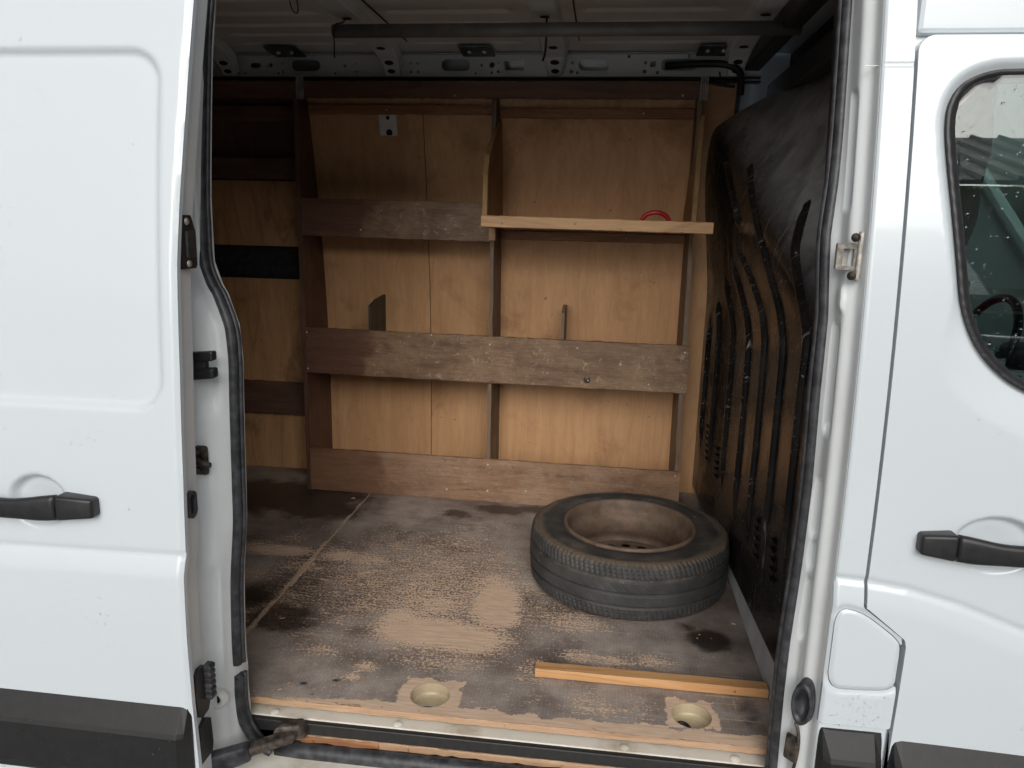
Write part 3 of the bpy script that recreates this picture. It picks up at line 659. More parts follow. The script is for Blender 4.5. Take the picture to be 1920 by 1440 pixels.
floor_sheet(-1.0, .478, 1.625, 3.375, .007, [h1, h2]); floor_sheet(-2.6, -1.0025, 1.625, 3.375, .014, [])
rough_board('sheet_edge', -1.0, .478, 1.624, 1.636, -.019, -.0012, PLYEDGE, sub, amp=.0008, step=.012)
rough_board('sheet_edge', -2.6, -1.0025, 1.624, 1.636, -.019, -.0012, PLYEDGE, sub, amp=.0008, step=.02)
for cx, cy, r in (h1, h2):
    lathe('lashing_cup', [(0, -.036), (r*.8, -.036), (r*.95, -.033), (r+.0005, -.028), (r+.0005, -.001)], CREAM, sub, 40, (cx, cy, 0), sm=False)
tube('lashing_ring', [(h1[0]-.014, h1[1]-.040, -.03), (h1[0]-.012, h1[1]-.026, -.022), (h1[0]+.012, h1[1]-.026, -.022), (h1[0]+.014, h1[1]-.040, -.03)], .0045, GREYMETAL, sub, 8, n=4)
tube('lashing_ring', [(h2[0]+.02*math.cos(a)-.022, h2[1]+.034*math.sin(a)-.032, -.024) for a in np.linspace(0, math.pi, 12)], .0045, DARKMETAL, sub, 8)

# ---- door sill
sill = solid('door_sill', [(-.95, 1.44, -.16), (.60, 1.44, -.16), (.60, 1.585, -.112), (-.95, 1.585, -.112), (-.95, 1.445, -.118), (.60, 1.445, -.118), (.60, 1.585, -.106), (-.95, 1.585, -.106)], SILLP, van, .004, 3)
box('sill_skirt', -.95, .60, 1.452, 1.50, -.36, -.14, WHITE, van, .01, 2)
box('sill_strip', -.93, .47, 1.598, 1.700, -.036, -.0275, SILLP, sill, .003, 2)
for x in (-.78, -.46, .10, .36): lathe('rivet', [(0, .004), (.008, .0035), (.013, 0)], SILLP, sill, 14, (x, 1.613, -.027))
box('door_track', -.93, .47, 1.584, 1.599, -.062, -.030, BLACKPL, sill, .003, 2)
rough_board('step_board', -.72, .47, 1.583, 1.64, -.082, -.0635, PLYEDGE, sill, amp=.001)
rough_board('step_board', -.70, -.50, 1.578, 1.583, -.080, -.0655, CLEAT, sill, amp=.0015)
tube('tread_trim', [(-.76, 1.578, -.108), (-.70, 1.573, -.100), (-.2, 1.572, -.099), (.47, 1.572, -.099)], .021, RUBBER, sill, 14, flat=1.0)
for x in (-.50, -.36, -.1, .2): lathe('rivet', [(0, .004), (.006, .003), (.009, 0)], RUBBER, sill, 12, (x, 1.566, -.0795))

# ---- rubber door seals round the opening
SL = [(-.894, 1.72), (-.894, 1.66), (-.896, 1.556), (-.893, 1.349), (-.892, 1.244), (-.889, 1.184), (-.884, 1.101), (-.865, 1.051), (-.852, 1.03), (-.826, .96), (-.819, .887), (-.82, .775), (-.823, .607), (-.826, .505), (-.841, .354), (-.847, .198), (-.847, .133)]
SL2 = [(-.845, .105), (-.847, .053), (-.844, -.006), (-.828, -.049), (-.800, -.085), (-.77, -.105)]
SR = [(.45, 1.72), (.45, 1.645), (.449, 1.583), (.447, 1.405), (.444, 1.298), (.4365, 1.19), (.441, 1.081), (.444, 1.024), (.442, .878), (.444, .682), (.441, .498), (.434, .321), (.433, .19), (.436, -.001), (.436, -.10)]
def sealobj(P, r, sgn):
    Q = [(x, float(sk(z))+.112, z) for x, z in P]
    o = tube('door_seal', Q, r, RUBBER, van, 14, n=6)
    tube('seal_lip', [(x-sgn*.0105, y+.012, z) for x, y, z in Q], .0065, RUBBER, o, 8, n=6)
    tube('seal_lip', [(x+sgn*.009, y+.006, z) for x, y, z in Q], .005, RUBBER, o, 8, n=6)
    return o
sealobj(SL, .0120, -1); sealobj(SL2, .0125, -1); sealobj(SR, .0118, 1)
tube('door_seal', [(-.894, float(sk(1.72))+.112, 1.72), (-.86, float(sk(1.74))+.112, 1.745), (.41, float(sk(1.74))+.112, 1.745), (.45, float(sk(1.72))+.112, 1.72)], .0135, RUBBER, van, 12)
# black inner flange behind the front seal
V = []; F = []
for z in np.linspace(-.02, 1.72, 30):
    yy = float(sk(z)); V += [(.447, yy+.128, z), (.447, yy+.20, z), (.465, yy+.20, z), (.465, yy+.128, z)]
for i in range(29):
    for q in range(4): F.append((4*i+q, 4*i+(q+1) % 4, 4*i+4+(q+1) % 4, 4*i+4+q))
mesh('inner_flange', V, F, BLACKPL, van)

# ---- pillars (pressed jambs) as lofted strips
def interp(P, z):
    P = sorted([(b, a) for a, b in P]); return np.interp(z, [p[0] for p in P], [p[1] for p in P])
def jamb(name, zr, sect, stamp, mat, nz=420, nu=40):
    zz = np.linspace(*zr, nz); V = np.zeros((nz, nu+1, 3))
    for i, z in enumerate(zz):
        pts = np.array(sect(z)); d = np.r_[0, np.cumsum(np.hypot(*np.diff(pts, axis=0).T))]; d /= d[-1]; u = np.linspace(0, 1, nu+1)
        V[i, :, 0] = np.interp(u, d, pts[:, 0]); V[i, :, 1] = np.interp(u, d, pts[:, 1]); V[i, :, 2] = z
    for _ in range(2): V[:, 1:-1, :2] = .25*V[:, :-2, :2]+.5*V[:, 1:-1, :2]+.25*V[:, 2:, :2]
    U, Zz = np.meshgrid(np.linspace(0, 1, nu+1), zz)
    dx, dy = stamp(U, Zz); V[..., 0] += dx; V[..., 1] += dy
    idx = np.arange(nz*(nu+1)).reshape(nz, nu+1)
    return mesh(name, V.reshape(-1, 3), np.stack([idx[:-1, :-1], idx[:-1, 1:], idx[1:, 1:], idx[1:, :-1]], -1).reshape(-1, 4), mat, van, True)
def secR(z):
    s = float(sk(z)); xs_ = float(interp(SR, z))
    return [(.4835, s+.002), (.4815, s+.006), (.478, s+.028), (.474, s+.034), (.462, s+.042), (.458, s+.048), (.4555, s+.085), (xs_+.006, s+.098), (xs_+.002, s+.104), (xs_-.002, s+.125), (xs_-.002, s+.16)]
def stR(U, Z):
    d = np.zeros_like(U); side = np.zeros_like(U)
    for (u0, u1, z0, z1, dep) in ((.36, .56, .80, 1.02, .014), (.40, .60, .575, .70, .014), (.38, .58, .50, .565, .010), (.34, .52, 1.24, 1.46, .008), (.40, .56, .34, .48, .010), (.30, .46, 1.05, 1.10, -.006)):
        sdv = sd_rrect(U, Z, u0, u1, z0, z1, .03); d += dep*smooth(.008, -.010, sdv)
    return d*1.0, d*.6
pilR = jamb('door_pillar', (-.16, 1.75), secR, stR, JAMB)
def secL(z):
    s = float(sk(z)); xs_ = float(interp(SL+SL2[:3], z))
    xo = min(-.886, xs_-.035)
    return [(-.935, s+.0), (xo-.008, s+.003), (xo, s+.012), (xo+.004, s+.035), (xo+(xs_-xo)*.35, s+.055), (xo+(xs_-xo)*.62, s+.072), (xs_-.010, s+.092), (xs_-.004, s+.104), (xs_+.001, s+.125), (xs_+.001, s+.16)]
def stL(U, Z):
    d = np.zeros_like(U)
    for (u0, u1, z0, z1, dep) in ((.40, .62, .78, .98, .012), (.30, .55, .14, .40, .012), (.36, .50, .42, .70, .007), (.34, .48, 1.12, 1.5, .005)):
        sdv = sd_rrect(U, Z, u0, u1, z0, z1, .04); d += dep*smooth(.03, -.03, sdv)
    return -d*.8, d*.6
pilL = jamb('door_pillar', (-.16, 1.75), secL, stL, JAMB)
# inner faces of the pillars (closed to the inside)
box('pillar_trim', -.99, -.885, 1.575, 1.64, -.1, 1.74, JAMB, van, .004)
# fittings on the front pillar
st = fill2d('striker_plate', rrect(.4385, .4665, 1.128, 1.178, .003), [rrect(.4475, .4635, 1.135, 1.168, .002)], STRIKER, pilR, .012, lambda u, v, w: Vector((u, 1.522+w-(u-.45)*.9, v)))
solid('striker_plate', box8(.4665, .4745, 1.492, 1.502, 1.108, 1.200), STRIKER, pilR, .002)
box('striker_back', .443, .466, 1.527, 1.531, 1.132, 1.172, GREYMETAL, pilR, 0)
for z in (1.189, 1.118): lathe('bolt', [(0, -.008), (.007, -.007), (.0085, 0)], GREASE, pilR, 12, (.4605, 1.497, z), 'y')
gr = lathe('rubber_grommet', [(0, .004), (.60, .003), (.68, -.010), (.80, -.020), (.98, -.020), (1.04, -.012), (1.0, -.004), (1.06, .0), (1.10, .008), (1.05, .02), (1.0, .03)], RUBBER, pilR, 40, axis='y')
gr.data.transform(Matrix.Diagonal((.0215, 1, .048, 1))); gr.data.transform(Matrix.Rotation(math.radians(-38), 4, 'Z')); gr.data.transform(Matrix.Translation((.4625, 1.484, .226)))
solid('latch_bracket', [(.434, 1.500, .075), (.458, 1.478, .072), (.462, 1.490, .072), (.440, 1.515, .075), (.436, 1.500, .115), (.458, 1.478, .118), (.462, 1.490, .135), (.442, 1.515, .132)], GREASE, pilR, .003)
tube('weld_bead', [(.452, 1.497, .165), (.457, 1.490, .150), (.459, 1.485, .13), (.459, 1.484, .10), (.456, 1.488, .06)], .0035, GREASE, pilR, 8, n=4)
for z in (1.499,): box('panel_joint', .455, .4805, 1.545, 1.5475, z-.0008, z+.0008, GREYMETAL, pilR, 0)

# ---- outer skin beside the opening, fuel flap, mouldings
def ycrease(x, z):      # flank is slightly fuller below the waist crease
    zc_ = np.interp(x, [.48, .537, .618, .72, .845, 1.0, 1.3], [.527, .524, .514, .488, .443, .375, .26])
    d = zc_-z
    return .0045*np.exp(-(d/.007)**2)-.012*smooth(-.004, .055, d)+.010*smooth(.10, .5, d)
flapP = smooth_poly([(.489, .287), (.489, .38), (.489, .466), (.5345, .462), (.58, .431), (.612, .406), (.6185, .39), (.6185, .34), (.6185, .294), (.55, .289)], 2)
bodyP = [(.481, .206), (.4815, 1.95), (.538, 1.95), (.538, .474), (.545, .468), (.618, .413), (.6215, .395), (.6215, .206)]
def sdbody(x, z):
    return np.maximum(sd_poly(x, z, bodyP), -(sd_poly(x, z, flapP)-.0018))
def ybody(x, z):
    y = sk(z)+ycrease(x, z)+.006*smooth(.488, .481, x)+.004*smooth(.0035, .0, np.abs(z-1.4995))*(1)
    d = sd_poly(x, z, flapP); y = y+.005*smooth(.016, .003, d)*smooth(.2, .22, z)
    return y
side = skin_panel('side_panel', .4815, .6215, .206, 1.95, .004, sdbody, ybody, WHITE, van, .03)
skin_panel('fuel_flap', .484, .624, .282, .472, .004, lambda x, z: sd_poly(x, z, flapP), lambda x, z: sk(z)+ycrease(x, z)+.0015+.004*smooth(-.008, 0, sd_poly(x, z, flapP)), WHITE, van, .02)
box('gap_backing', .484, .640, 1.482, 1.486, .0, .52, JAMB, van, 0)
for z0, z1 in ((.5, .9), (.9, 1.2), (1.2, 1.4), (1.4, 1.7)):
    a, b = float(sk(z0))+.032, float(sk(z1))+.032
    solid('gap_backing', [(.500, a, z0), (.575, a, z0), (.575, a+.004, z0), (.500, a+.004, z0), (.500, b, z1), (.575, b, z1), (.575, b+.004, z1), (.500, b+.004, z1)], JAMB, van, 0)
def moulding(name, x0, x1, z1, z0, parent, yo=1.45, end=(1, 1), zt=0.):
    """black protective strip, chamfered top and ends"""
    prof = [(yo+.012, z1+.002), (yo-.004, z1), (yo-.030, z1-.048), (yo-.034, z1-.058), (yo-.034, z0+.03), (yo-.026, z0+.008), (yo+.012, z0)]
    xs_ = [x0, x0+.006, x0+.02, x1-.02, x1-.006, x1]; sc = [.35 if end[0] else 1, .8 if end[0] else 1, 1, 1, .8 if end[1] else 1, .35 if end[1] else 1]
    bm = bmesh.new(); rows = []
    for x, s in zip(xs_, sc): rows.append([bm.verts.new((x, yo+.012+(y-yo-.012)*s, z+zt*(x-x0)/(x1-x0))) for y, z in prof])
    for a, b in zip(rows[:-1], rows[1:]):
        for i in range(len(prof)-1): bm.faces.new((a[i], a[i+1], b[i+1], b[i]))
    bm.faces.new(rows[0]); bm.faces.new(rows[-1][::-1])
    o = from_bm(name, bm, TRIM, parent)
    bv = o.modifiers.new('b', 'BEVEL'); bv.width = .004; bv.segments = 2; bv.limit_method = 'ANGLE'; bv.angle_limit = math.radians(18)
    return o
moulding('side_moulding', .4865, .6135, .190, .0, van)
box('lower_panel', .482, .6215, 1.452, 1.49, -.36, .204, WHITE, van, .004)

# ---- cab door
winO = smooth_poly([(1.43, 1.495), (1.0, 1.495), (.724, 1.4925), (.671, 1.490), (.627, 1.471), (.604, 1.434), (.601, 1.387), (.6125, 1.31), (.626, 1.236), (.641, 1.15), (.655, 1.064), (.685, .997), (.727, .950), (.777, .917), (.86, .888), (1.05, .87), (1.45, .86), (1.60, 1.10)], 2)
def sdwin(x, z): return sd_poly(x, z, winO)
def sddoor(x, z):
    P = sd_rrect(x, z, .5445, 1.62, -.25, 1.551, .030)
    cut = sd_poly(x, z, [(.50, .475), (.548, .470), (.624, .410), (.6275, .395), (.6275, -.4), (.50, -.4)])
    P = np.maximum(P, -cut)
    return np.maximum(P, -sdwin(x, z))
def ydoor(x, z):
    d = sdwin(x, z); t = smooth(1.10, .92, z)*.062+.016
    emb = np.clip(1-d/t, 0, 1); y = sk(z)+ycrease(x, z)+.015*emb
    r = np.hypot((x-.768)/.080, (z-.618)/.058); y = y+.018*smooth(1.0, .80, r)+.006*smooth(.8, 0, r)
    return y
door = skin_panel('cab_door', .5445, 1.62, -.25, 1.551, .0055, sddoor, ydoor, WHITE, van, .03)
# window seal and pane
def ywin(x, z): return sk(z)+.009
skin_panel('window_seal', .58, 1.62, .83, 1.52, .005, lambda x, z: np.maximum(sdwin(x, z), -(sdwin(x, z)+.0185)), lambda x, z: sk(z)+.0035+.010*smooth(-.002, -.0185, sdwin(x, z))-.003*smooth(-.001, -.005, sdwin(x, z))*smooth(-.012, -.006, sdwin(x, z)), BLACKPL, door, .045)
pane = skin_panel('window_pane', .58, 1.62, .83, 1.52, .02, lambda x, z: sdwin(x, z)+.006, lambda x, z: 1.502+.065*(z-.94), GLASS, door, 0)
pane.modifiers.new('s', 'SOLIDIFY').thickness = .004
moulding('side_moulding', .6275, 1.62, .186, .0, door)
def handle(door_, x0, x1, cap0, cap1, y0, zc_, flip):
    """pull handle: bowed grip and a separate end cap"""
    n = 26; V = []; F = []; k = 14
    for i in range(n+1):
        t = i/n; x = x0+(x1-x0)*t; u = t if not flip else 1-t        # u = 1 at the cap end
        bowv = .024+.006*(1-(2*u-1)**2)
        h = .0205+.0060*smooth(.55, .95, u); zz = zc_+.0005*u-.006*(1-(2*u-1)**2)
        for q in range(k):
            a = 2*math.pi*q/k; ca, sa = math.cos(a), math.sin(a)
            e = .62; V.append((x, y0-bowv-.010*np.sign(ca)*abs(ca)**e, zz+h*np.sign(sa)*abs(sa)**e))
    for i in range(n):
        for q in range(k): F.append((i*k+q, i*k+(q+1) % k, (i+1)*k+(q+1) % k, (i+1)*k+q))
    F.append(tuple(range(k))); F.append(tuple(n*k+q for q in range(k))[::-1])
    bm = bmesh.new(); vv = [bm.verts.new(v) for v in V]
    for f in F: bm.faces.new([vv[i] for i in f])
    from_bm('handle_grip', bm, BLACKPL, door_, True)
    bm = bmesh.new(); lo, hi = (cap0, cap1)
    ta = .72 if not flip else 1; tb = 1 if not flip else .72
    za, zb = zc_-.0265, zc_+.0275
    s0, s1 = (0, .007) if not flip else (.007, 0)
    hexa(bm, [(lo, y0-.034*(tb if flip else 1), za+s0), (hi, y0-.034*(ta if not flip else 1), za+s1), (hi, y0+.004, za+s1), (lo, y0+.004, za+s0), (lo, y0-.034*(tb if flip else 1), zb-s0), (hi, y0-.034*(ta if not flip else 1), zb-s1), (hi, y0+.004, zb-s1), (lo, y0+.004, zb-s0)], .007, 4)
    from_bm('handle_cap', bm, BLACKPL, door_, True)
handle(door, .6875, .90, .6225, .6865, 1.45, .6165, True)
box('handle_cap', .90, .96, 1.415, 1.455, .59, .643, BLACKPL, door, .008, 3)

# ---- sliding door, pushed back along the outside of the body
DO = .11
ED = [(-.79, 1.75), (-.793, 1.596), (-.802, 1.401), (-.814, 1.205), (-.8185, 1.105), (-.8180, .9), (-.8220, .683), (-.828, .516), (-.8335, .329), (-.836, .167), (-.832, .0), (-.832, -.3)]
def xedge(z): return interp(ED, z)
def yslide(x, z):
    y = sk(z)-DO
    d = sd_rrect(x, z, -2.3, -.853, .8235, 1.5085, .062)
    y = y+.013*smooth(.006, -.012, d)
    dz_ = .5185-.006*(x+.83)/-.45-z
    y = y+.0035*np.exp(-((dz_)/.006)**2)-.011*smooth(-.003, .050, dz_)+.010*smooth(.10, .45, dz_)
    r = np.hypot((x+1.142)/.066, (z-.6165)/.0585); y = y+.018*smooth(1.0, .80, r)+.006*smooth(.8, 0, r)
    y = y+.006*smooth(.010, .0, xedge(z)-x)
    return y
sdoor = skin_panel('sliding_door', -2.05, -.78, -.30, 1.72, .006, lambda x, z: x-xedge(z), yslide, WHITE, van, .012)
# folded front edge of the door (closing face)
zz = np.linspace(-.3, 1.72, 200); V = []; F = []
for z in zz:
    xe = float(xedge(z)); y0 = float(yslide(xe, z))+.012
    V += [(xe-.001, y0-.006, z), (xe-.003, y0, z), (xe-.008, y0+.004, z), (xe-.012, y0+.058, z), (xe-.022, y0+.064, z), (xe-.10, y0+.064, z), (xe-.16, y0+.062, z)]
for i in range(len(zz)-1):
    for q in range(6): F.append((7*i+q, 7*i+7+q, 7*i+8+q, 7*i+q+1))
mesh('door_edge', V, F, JAMB, sdoor, False)
box('inner_panel', -2.05, -.98, 1.405, 1.412, -.28, 1.0, JAMB, sdoor, .003)
moulding('side_moulding', -2.05, -.8385, .175, -.008, sdoor, 1.34, (0, 1), -.006)
handle(sdoor, -1.31, -1.0815, -1.0805, -1.0040, 1.34, .6155, False)
# fittings on the closing face
def edge_pt(z, dy): return float(xedge(z))-.009, float(yslide(float(xedge(z)), z))+.012+dy
x, y = edge_pt(1.155, .03)
o = fill2d('latch_plate', [(-.028, -.052), (.022, -.052), (.027, -.045), (.027, .02), (.020, .036), (.012, .052), (-.028, .052)], [], BLACKPL, sdoor, .008, lambda u, v, w: Vector((x+.003+w, y+u, 1.150+v)))
for dv in (-.042, .040): lathe('bolt', [(0, .009), (.006, .008), (.008, .004)], SCREW, o, 12, (x+.002, y-.004, 1.150+dv), 'x')
box('latch_catch', x+.002, x+.0105, y-.012, y+.024, 1.118, 1.172, DARKMETAL, o, .003)
x, y = edge_pt(.635, .024)
def ov(r, h): return [(r*math.cos(a), (h if math.sin(a) > 0 else -h)+r*math.sin(a)) for a in np.linspace(0, 2*math.pi, 28, endpoint=False)]
fill2d('rubber_grommet', ov(.0165, .013), [ov(.009, .013)], RUBBER, sdoor, .009, lambda u, v, w: Vector((x+.003+w, y+u, .615+v)))
fill2d('rubber_grommet', ov(.0095, .013), [], DARK, sdoor, .002, lambda u, v, w: Vector((x+.001+w, y+u, .615+v)))
x, y = edge_pt(.2, .035)
fill2d('guide_plate', [(-.030, .105), (-.022, .055), (-.01, .046), (.016, .05), (.024, .065), (.026, .13), (.012, .162), (-.012, .166), (-.026, .15)], [], BLACKPL, sdoor, .010, lambda u, v, w: Vector((x+.004+w, y+u, .07+v)))
for i in range(6): box('guide_block', x+.006, x+.024, y+.006, y+.030, .150+i*.0140, .1615+i*.0140, RUBBER, sdoor, .003, 2)
box('guide_block', x+.006, x+.021, y+.008, y+.028, .150, .234, RUBBER, sdoor, .002)
fill2d('guide_plate', [(-.030, .0), (.020, .0), (.026, .02), (.022, .085), (.0, .098), (-.024, .085)], [], BLACKPL, sdoor, .010, lambda u, v, w: Vector((x+.004+w, y+u, .010+v)))
# roller arm reaching to the sill track
solid('roller_arm', [(-.885, 1.385, -.075), (-.775, 1.470, -.062), (-.785, 1.500, -.062), (-.895, 1.415, -.072), (-.885, 1.385, -.018), (-.785, 1.462, -.020), (-.790, 1.490, -.014), (-.895, 1.415, -.012)], RUBBER, sdoor, .009, 3)
solid('roller_arm', [(-.800, 1.462, -.055), (-.700, 1.535, -.052), (-.712, 1.560, -.050), (-.805, 1.492, -.052), (-.800, 1.462, -.034), (-.690, 1.535, -.030), (-.700, 1.562, -.024), (-.805, 1.492, -.026)], GREASE, sdoor, .005, 2)
solid('roller', [(-.755, 1.530, -.060), (-.675, 1.560, -.058), (-.680, 1.592, -.056), (-.760, 1.560, -.058), (-.748, 1.530, -.014), (-.690, 1.555, -.018), (-.690, 1.590, -.012), (-.750, 1.560, -.010)], GREASE, sdoor, .010, 3)
# fittings on the rear pillar
box('striker_block', -.905, -.817, 1.478, 1.500, .892, .913, BLACKPL, pilL, .004, 2, dz=.008)
box('striker_block', -.905, -.815, 1.476, 1.500, .852, .876, BLACKPL, pilL, .006, 3, dz=.010)
box('striker_block', -.905, -.838, 1.484, 1.502, .874, .894, DARKMETAL, pilL, .001, 1, dz=.008)
o = solid('latch_catch', box8(-.892, -.852, 1.490, 1.506, .638, .706), GREASE, pilL, .008, 3)
tube('latch_pin', [(-.872, 1.487, .675), (-.855, 1.482, .668), (-.838, 1.480, .668)], [.012, .008, .006], GREASE, pilL, 10)
for z in (.652, .692): lathe('bolt', [(0, -.01), (.006, -.009), (.008, 0)], DARKMETAL, pilL, 10, (-.872, 1.489, z), 'y')
lathe('bumper_socket', [(.014, .010), (.012, -.002), (.018, -.008), (.024, -.004), (.028, .008)], WPL, pilL, 24, (-.873, 1.500, .075), 'y')
lathe('bumper_socket', [(0, .004), (.0135, .004)], DARK, pilL, 20, (-.873, 1.500, .075), 'y')

# ---- cab interior behind the window
box('dashboard', 1.45, 1.95, 1.55, 3.40, .25, .72, CABDARK, van, .05, 4)
box('dashboard', 1.52, 1.70, 2.65, 3.10, .70, .80, CABDARK, van, .03, 3)
tube('steering_wheel', [(1.36+.06*math.sin(a), 2.88+.19*math.cos(a), .80+.18*math.sin(a)) for a in np.linspace(0, 2*math.pi, 40)], .015, BLACKPL, van, 10)
for yy in (1.85, 2.88):
    st_ = solid('cab_seat', [(.80, yy-.24, .05), (1.25, yy-.24, .05), (1.25, yy+.24, .05), (.80, yy+.24, .05), (.80, yy-.24, .32), (1.25, yy-.24, .35), (1.25, yy+.24, .35), (.80, yy+.24, .32)], SEATM, van, .05, 4)
    solid('backrest', [(.80, yy-.23, .30), (.92, yy-.23, .30), (.92, yy+.23, .30), (.80, yy+.23, .30), (.73, yy-.20, .92), (.82, yy-.20, .92), (.82, yy+.20, .92), (.73, yy+.20, .92)], SEATM, st_, .04, 4)
    solid('headrest', [(.73, yy-.13, .95), (.80, yy-.13, .95), (.80, yy+.13, .95), (.73, yy+.13, .95), (.725, yy-.11, 1.12), (.785, yy-.11, 1.12), (.785, yy+.11, 1.12), (.725, yy+.11, 1.12)], SEATM, st_, .03, 4)
# far cab side with window opening, A-pillars, cab roof, nose, windscreen
fs = [(.545, -.35), (2.45, -.35), (2.45, .55), (1.95, .85), (1.30, 1.62), (1.15, 1.90), (.545, 1.90)]
fill2d('body_side', fs, [[(.70, .95), (1.62, .95), (1.20, 1.48), (.70, 1.48)]], WHITE, van, .02, lambda u, v, w: Vector((u, 3.44+w-.06*max(0, v-.6), v)))
nose = fill2d('nose_panel', [(1.63, -.35), (2.45, -.35), (2.45, .55), (1.95, .85), (1.63, 1.18)], [], WHITE, van, .02, lambda u, v, w: Vector((u, 1.47+w+.06*max(0, v-.6), v)))
solid('cab_roof', [(.545, 1.60, 1.90), (1.16, 1.60, 1.86), (1.16, 3.34, 1.86), (.545, 3.34, 1.90), (.545, 1.60, 1.93), (1.18, 1.60, 1.89), (1.18, 3.34, 1.89), (.545, 3.34, 1.93)], WHITE, van, .005)
box('roof_side', .545, 1.16, 1.56, 1.62, 1.556, 1.92, WHITE, van, .01, 2)
solid('bonnet', [(1.92, 1.50, .83), (2.45, 1.50, .50), (2.45, 3.42, .50), (1.92, 3.42, .83), (1.92, 1.50, .86), (2.46, 1.50, .54), (2.46, 3.42, .54), (1.92, 3.42, .86)], WHITE, van, .01)
box('nose_panel', 2.42, 2.46, 1.5, 3.42, -.35, .52, WHITE, van, .01)
solid('windscreen', [(1.92, 1.56, .86), (1.925, 1.56, .865), (1.925, 3.38, .865), (1.92, 3.38, .86), (1.16, 1.60, 1.86), (1.165, 1.60, 1.865), (1.165, 3.33, 1.865), (1.16, 3.33, 1.86)], GLASS, van, 0)
for ya, yb in ((1.53, 1.60), (3.34, 3.41)):
    solid('windscreen_pillar', [(1.90, ya, .84), (1.98, ya, .84), (1.98, yb, .84), (1.90, yb, .84), (1.14, ya+.03, 1.86), (1.22, ya+.03, 1.86), (1.22, yb, 1.86), (1.14, yb, 1.86)], WHITE, van, .008, 2)

# ================================================================== wooden shelving on the far wall
rack = empty('wooden_shelving', (-.45, 3.2, 0))
tag(rack, 'home-made wooden shelving of worn boards and uprights across the far wall', 'shelving')
def upright(x0, x1, mat, yf=3.112, z1=1.735, dxt=0.):
    n = 30; V = []; F = []
    for i in range(n+1):
        z = .002+(z1-.002)*i/n; y1 = float(yl(z))-.002; j = RNG.normal(0, .0010, 2); d = dxt*i/n
        V += [(x0+j[0]+d, yf, z), (x1+j[1]+d, yf, z), (x1+d, y1, z), (x0+d, y1, z)]
    for i in range(n):
        for q in range(4): F.append((4*i+q, 4*i+(q+1) % 4, 4*i+4+(q+1) % 4, 4*i+4+q))
    F += [(3, 2, 1, 0), (4*n, 4*n+1, 4*n+2, 4*n+3)]
    return mesh('upright', V, F, mat, rack)
upright(-1.290, -1.272, REDUP, 3.095, 1.735, -.004)
upright(-.476, -.459, GREYUP, 3.112, 1.70, -.002)
upright(.333, .350, GREYUP, 3.112, 1.735, -.012)
rough_board('fascia_board', -1.288, .356, 3.096, 3.111, .541, .741, FASCIA, rack, dz=-.0135)
rough_board('fascia_board', -1.284, .356, 3.096, 3.111, .003, .1995, FASCIA2, rack, dz=-.011)
rough_board('fascia_board', -1.305, -.477, 3.098, 3.112, 1.1315, 1.2855, FASCIA, rack, dz=-.008)
rough_board('fascia_board', -1.86, .332, 3.078, 3.094, 1.678, 1.742, REDWOOD, rack)
for z0, xa, xb_, ya in ((.552, -1.271, -.477, 3.113), (.552, -.458, .332, 3.113), (.012, -1.271, -.477, 3.113), (.012, -.458, .332, 3.113), (1.140, -1.271, -.477, 3.114)):
    box('shelf_board', xa, xb_, ya, float(yl(z0))-.003, z0, z0+.015, GREYUP, rack, .001)
box('shelf_board', -.458, .325, 2.862, float(yl(1.2))-.003, 1.182, 1.196, CLEAT, rack, .001)
rough_board('front_batten', -.470, .379, 2.838, 2.860, 1.186, 1.2275, PINE, rack, dz=-.0075, amp=.0006)
# cleats screwed to the lining
rough_board('cleat', -1.268, -.480, 3.188, 3.206, 1.632, 1.668, CLEAT, rack); rough_board('cleat', -.456, .318, 3.188, 3.206, 1.621, 1.658, CLEAT, rack)
rough_board('cleat', -.456, .328, 3.298, 3.316, 1.132, 1.170, CLEAT, rack)
box('cleat', -.480, -.452, 3.09, 3.111, 1.13, 1.18, PINE, rack, .002)
# shaped chipboard cheeks of the right-hand top shelf
def cheek(pts, x0, x1, mat, lean=0.):
    bm = bmesh.new(); N = len(pts)
    a = [bm.verts.new((x0+lean*(z-1.2), y, z)) for y, z in pts]; b = [bm.verts.new((x1+lean*(z-1.2), y, z)) for y, z in pts]
    bm.faces.new(a); bm.faces.new(b[::-1])
    for i in range(N): bm.faces.new((a[i], b[i], b[(i+1) % N], a[(i+1) % N]))
    return from_bm('shelf_cheek', bm, mat, rack)
cheek([(2.863, 1.198), (3.325, 1.198), (3.25, 1.60), (3.215, 1.615), (3.17, 1.60), (3.03, 1.52), (2.915, 1.455), (2.873, 1.38)], -.470, -.452, CHIP)
cheek([(2.955, 1.198), (3.325, 1.198), (3.24, 1.625), (3.12, 1.625)], .311, .329, CHIP, .055)
# small dividers standing behind the middle board
cheek([(3.115, .568), (3.335, .568), (3.335, .872), (3.20, .862), (3.115, .842)], -.999, -.988, DARKPLATE)
cheek([(3.125, .568), (3.335, .568), (3.335, .852), (3.20, .868), (3.125, .842)], -.172, -.160, GREYUP)
# ribbed metal brackets at the top of the outer uprights
for xb_ in (-1.268, .322):
    for k in range(4): box('metal_bracket', xb_+k*.008, xb_+k*.008+.0055, 3.066, 3.077, 1.672, 1.758, GREYMETAL, rack, .0015)
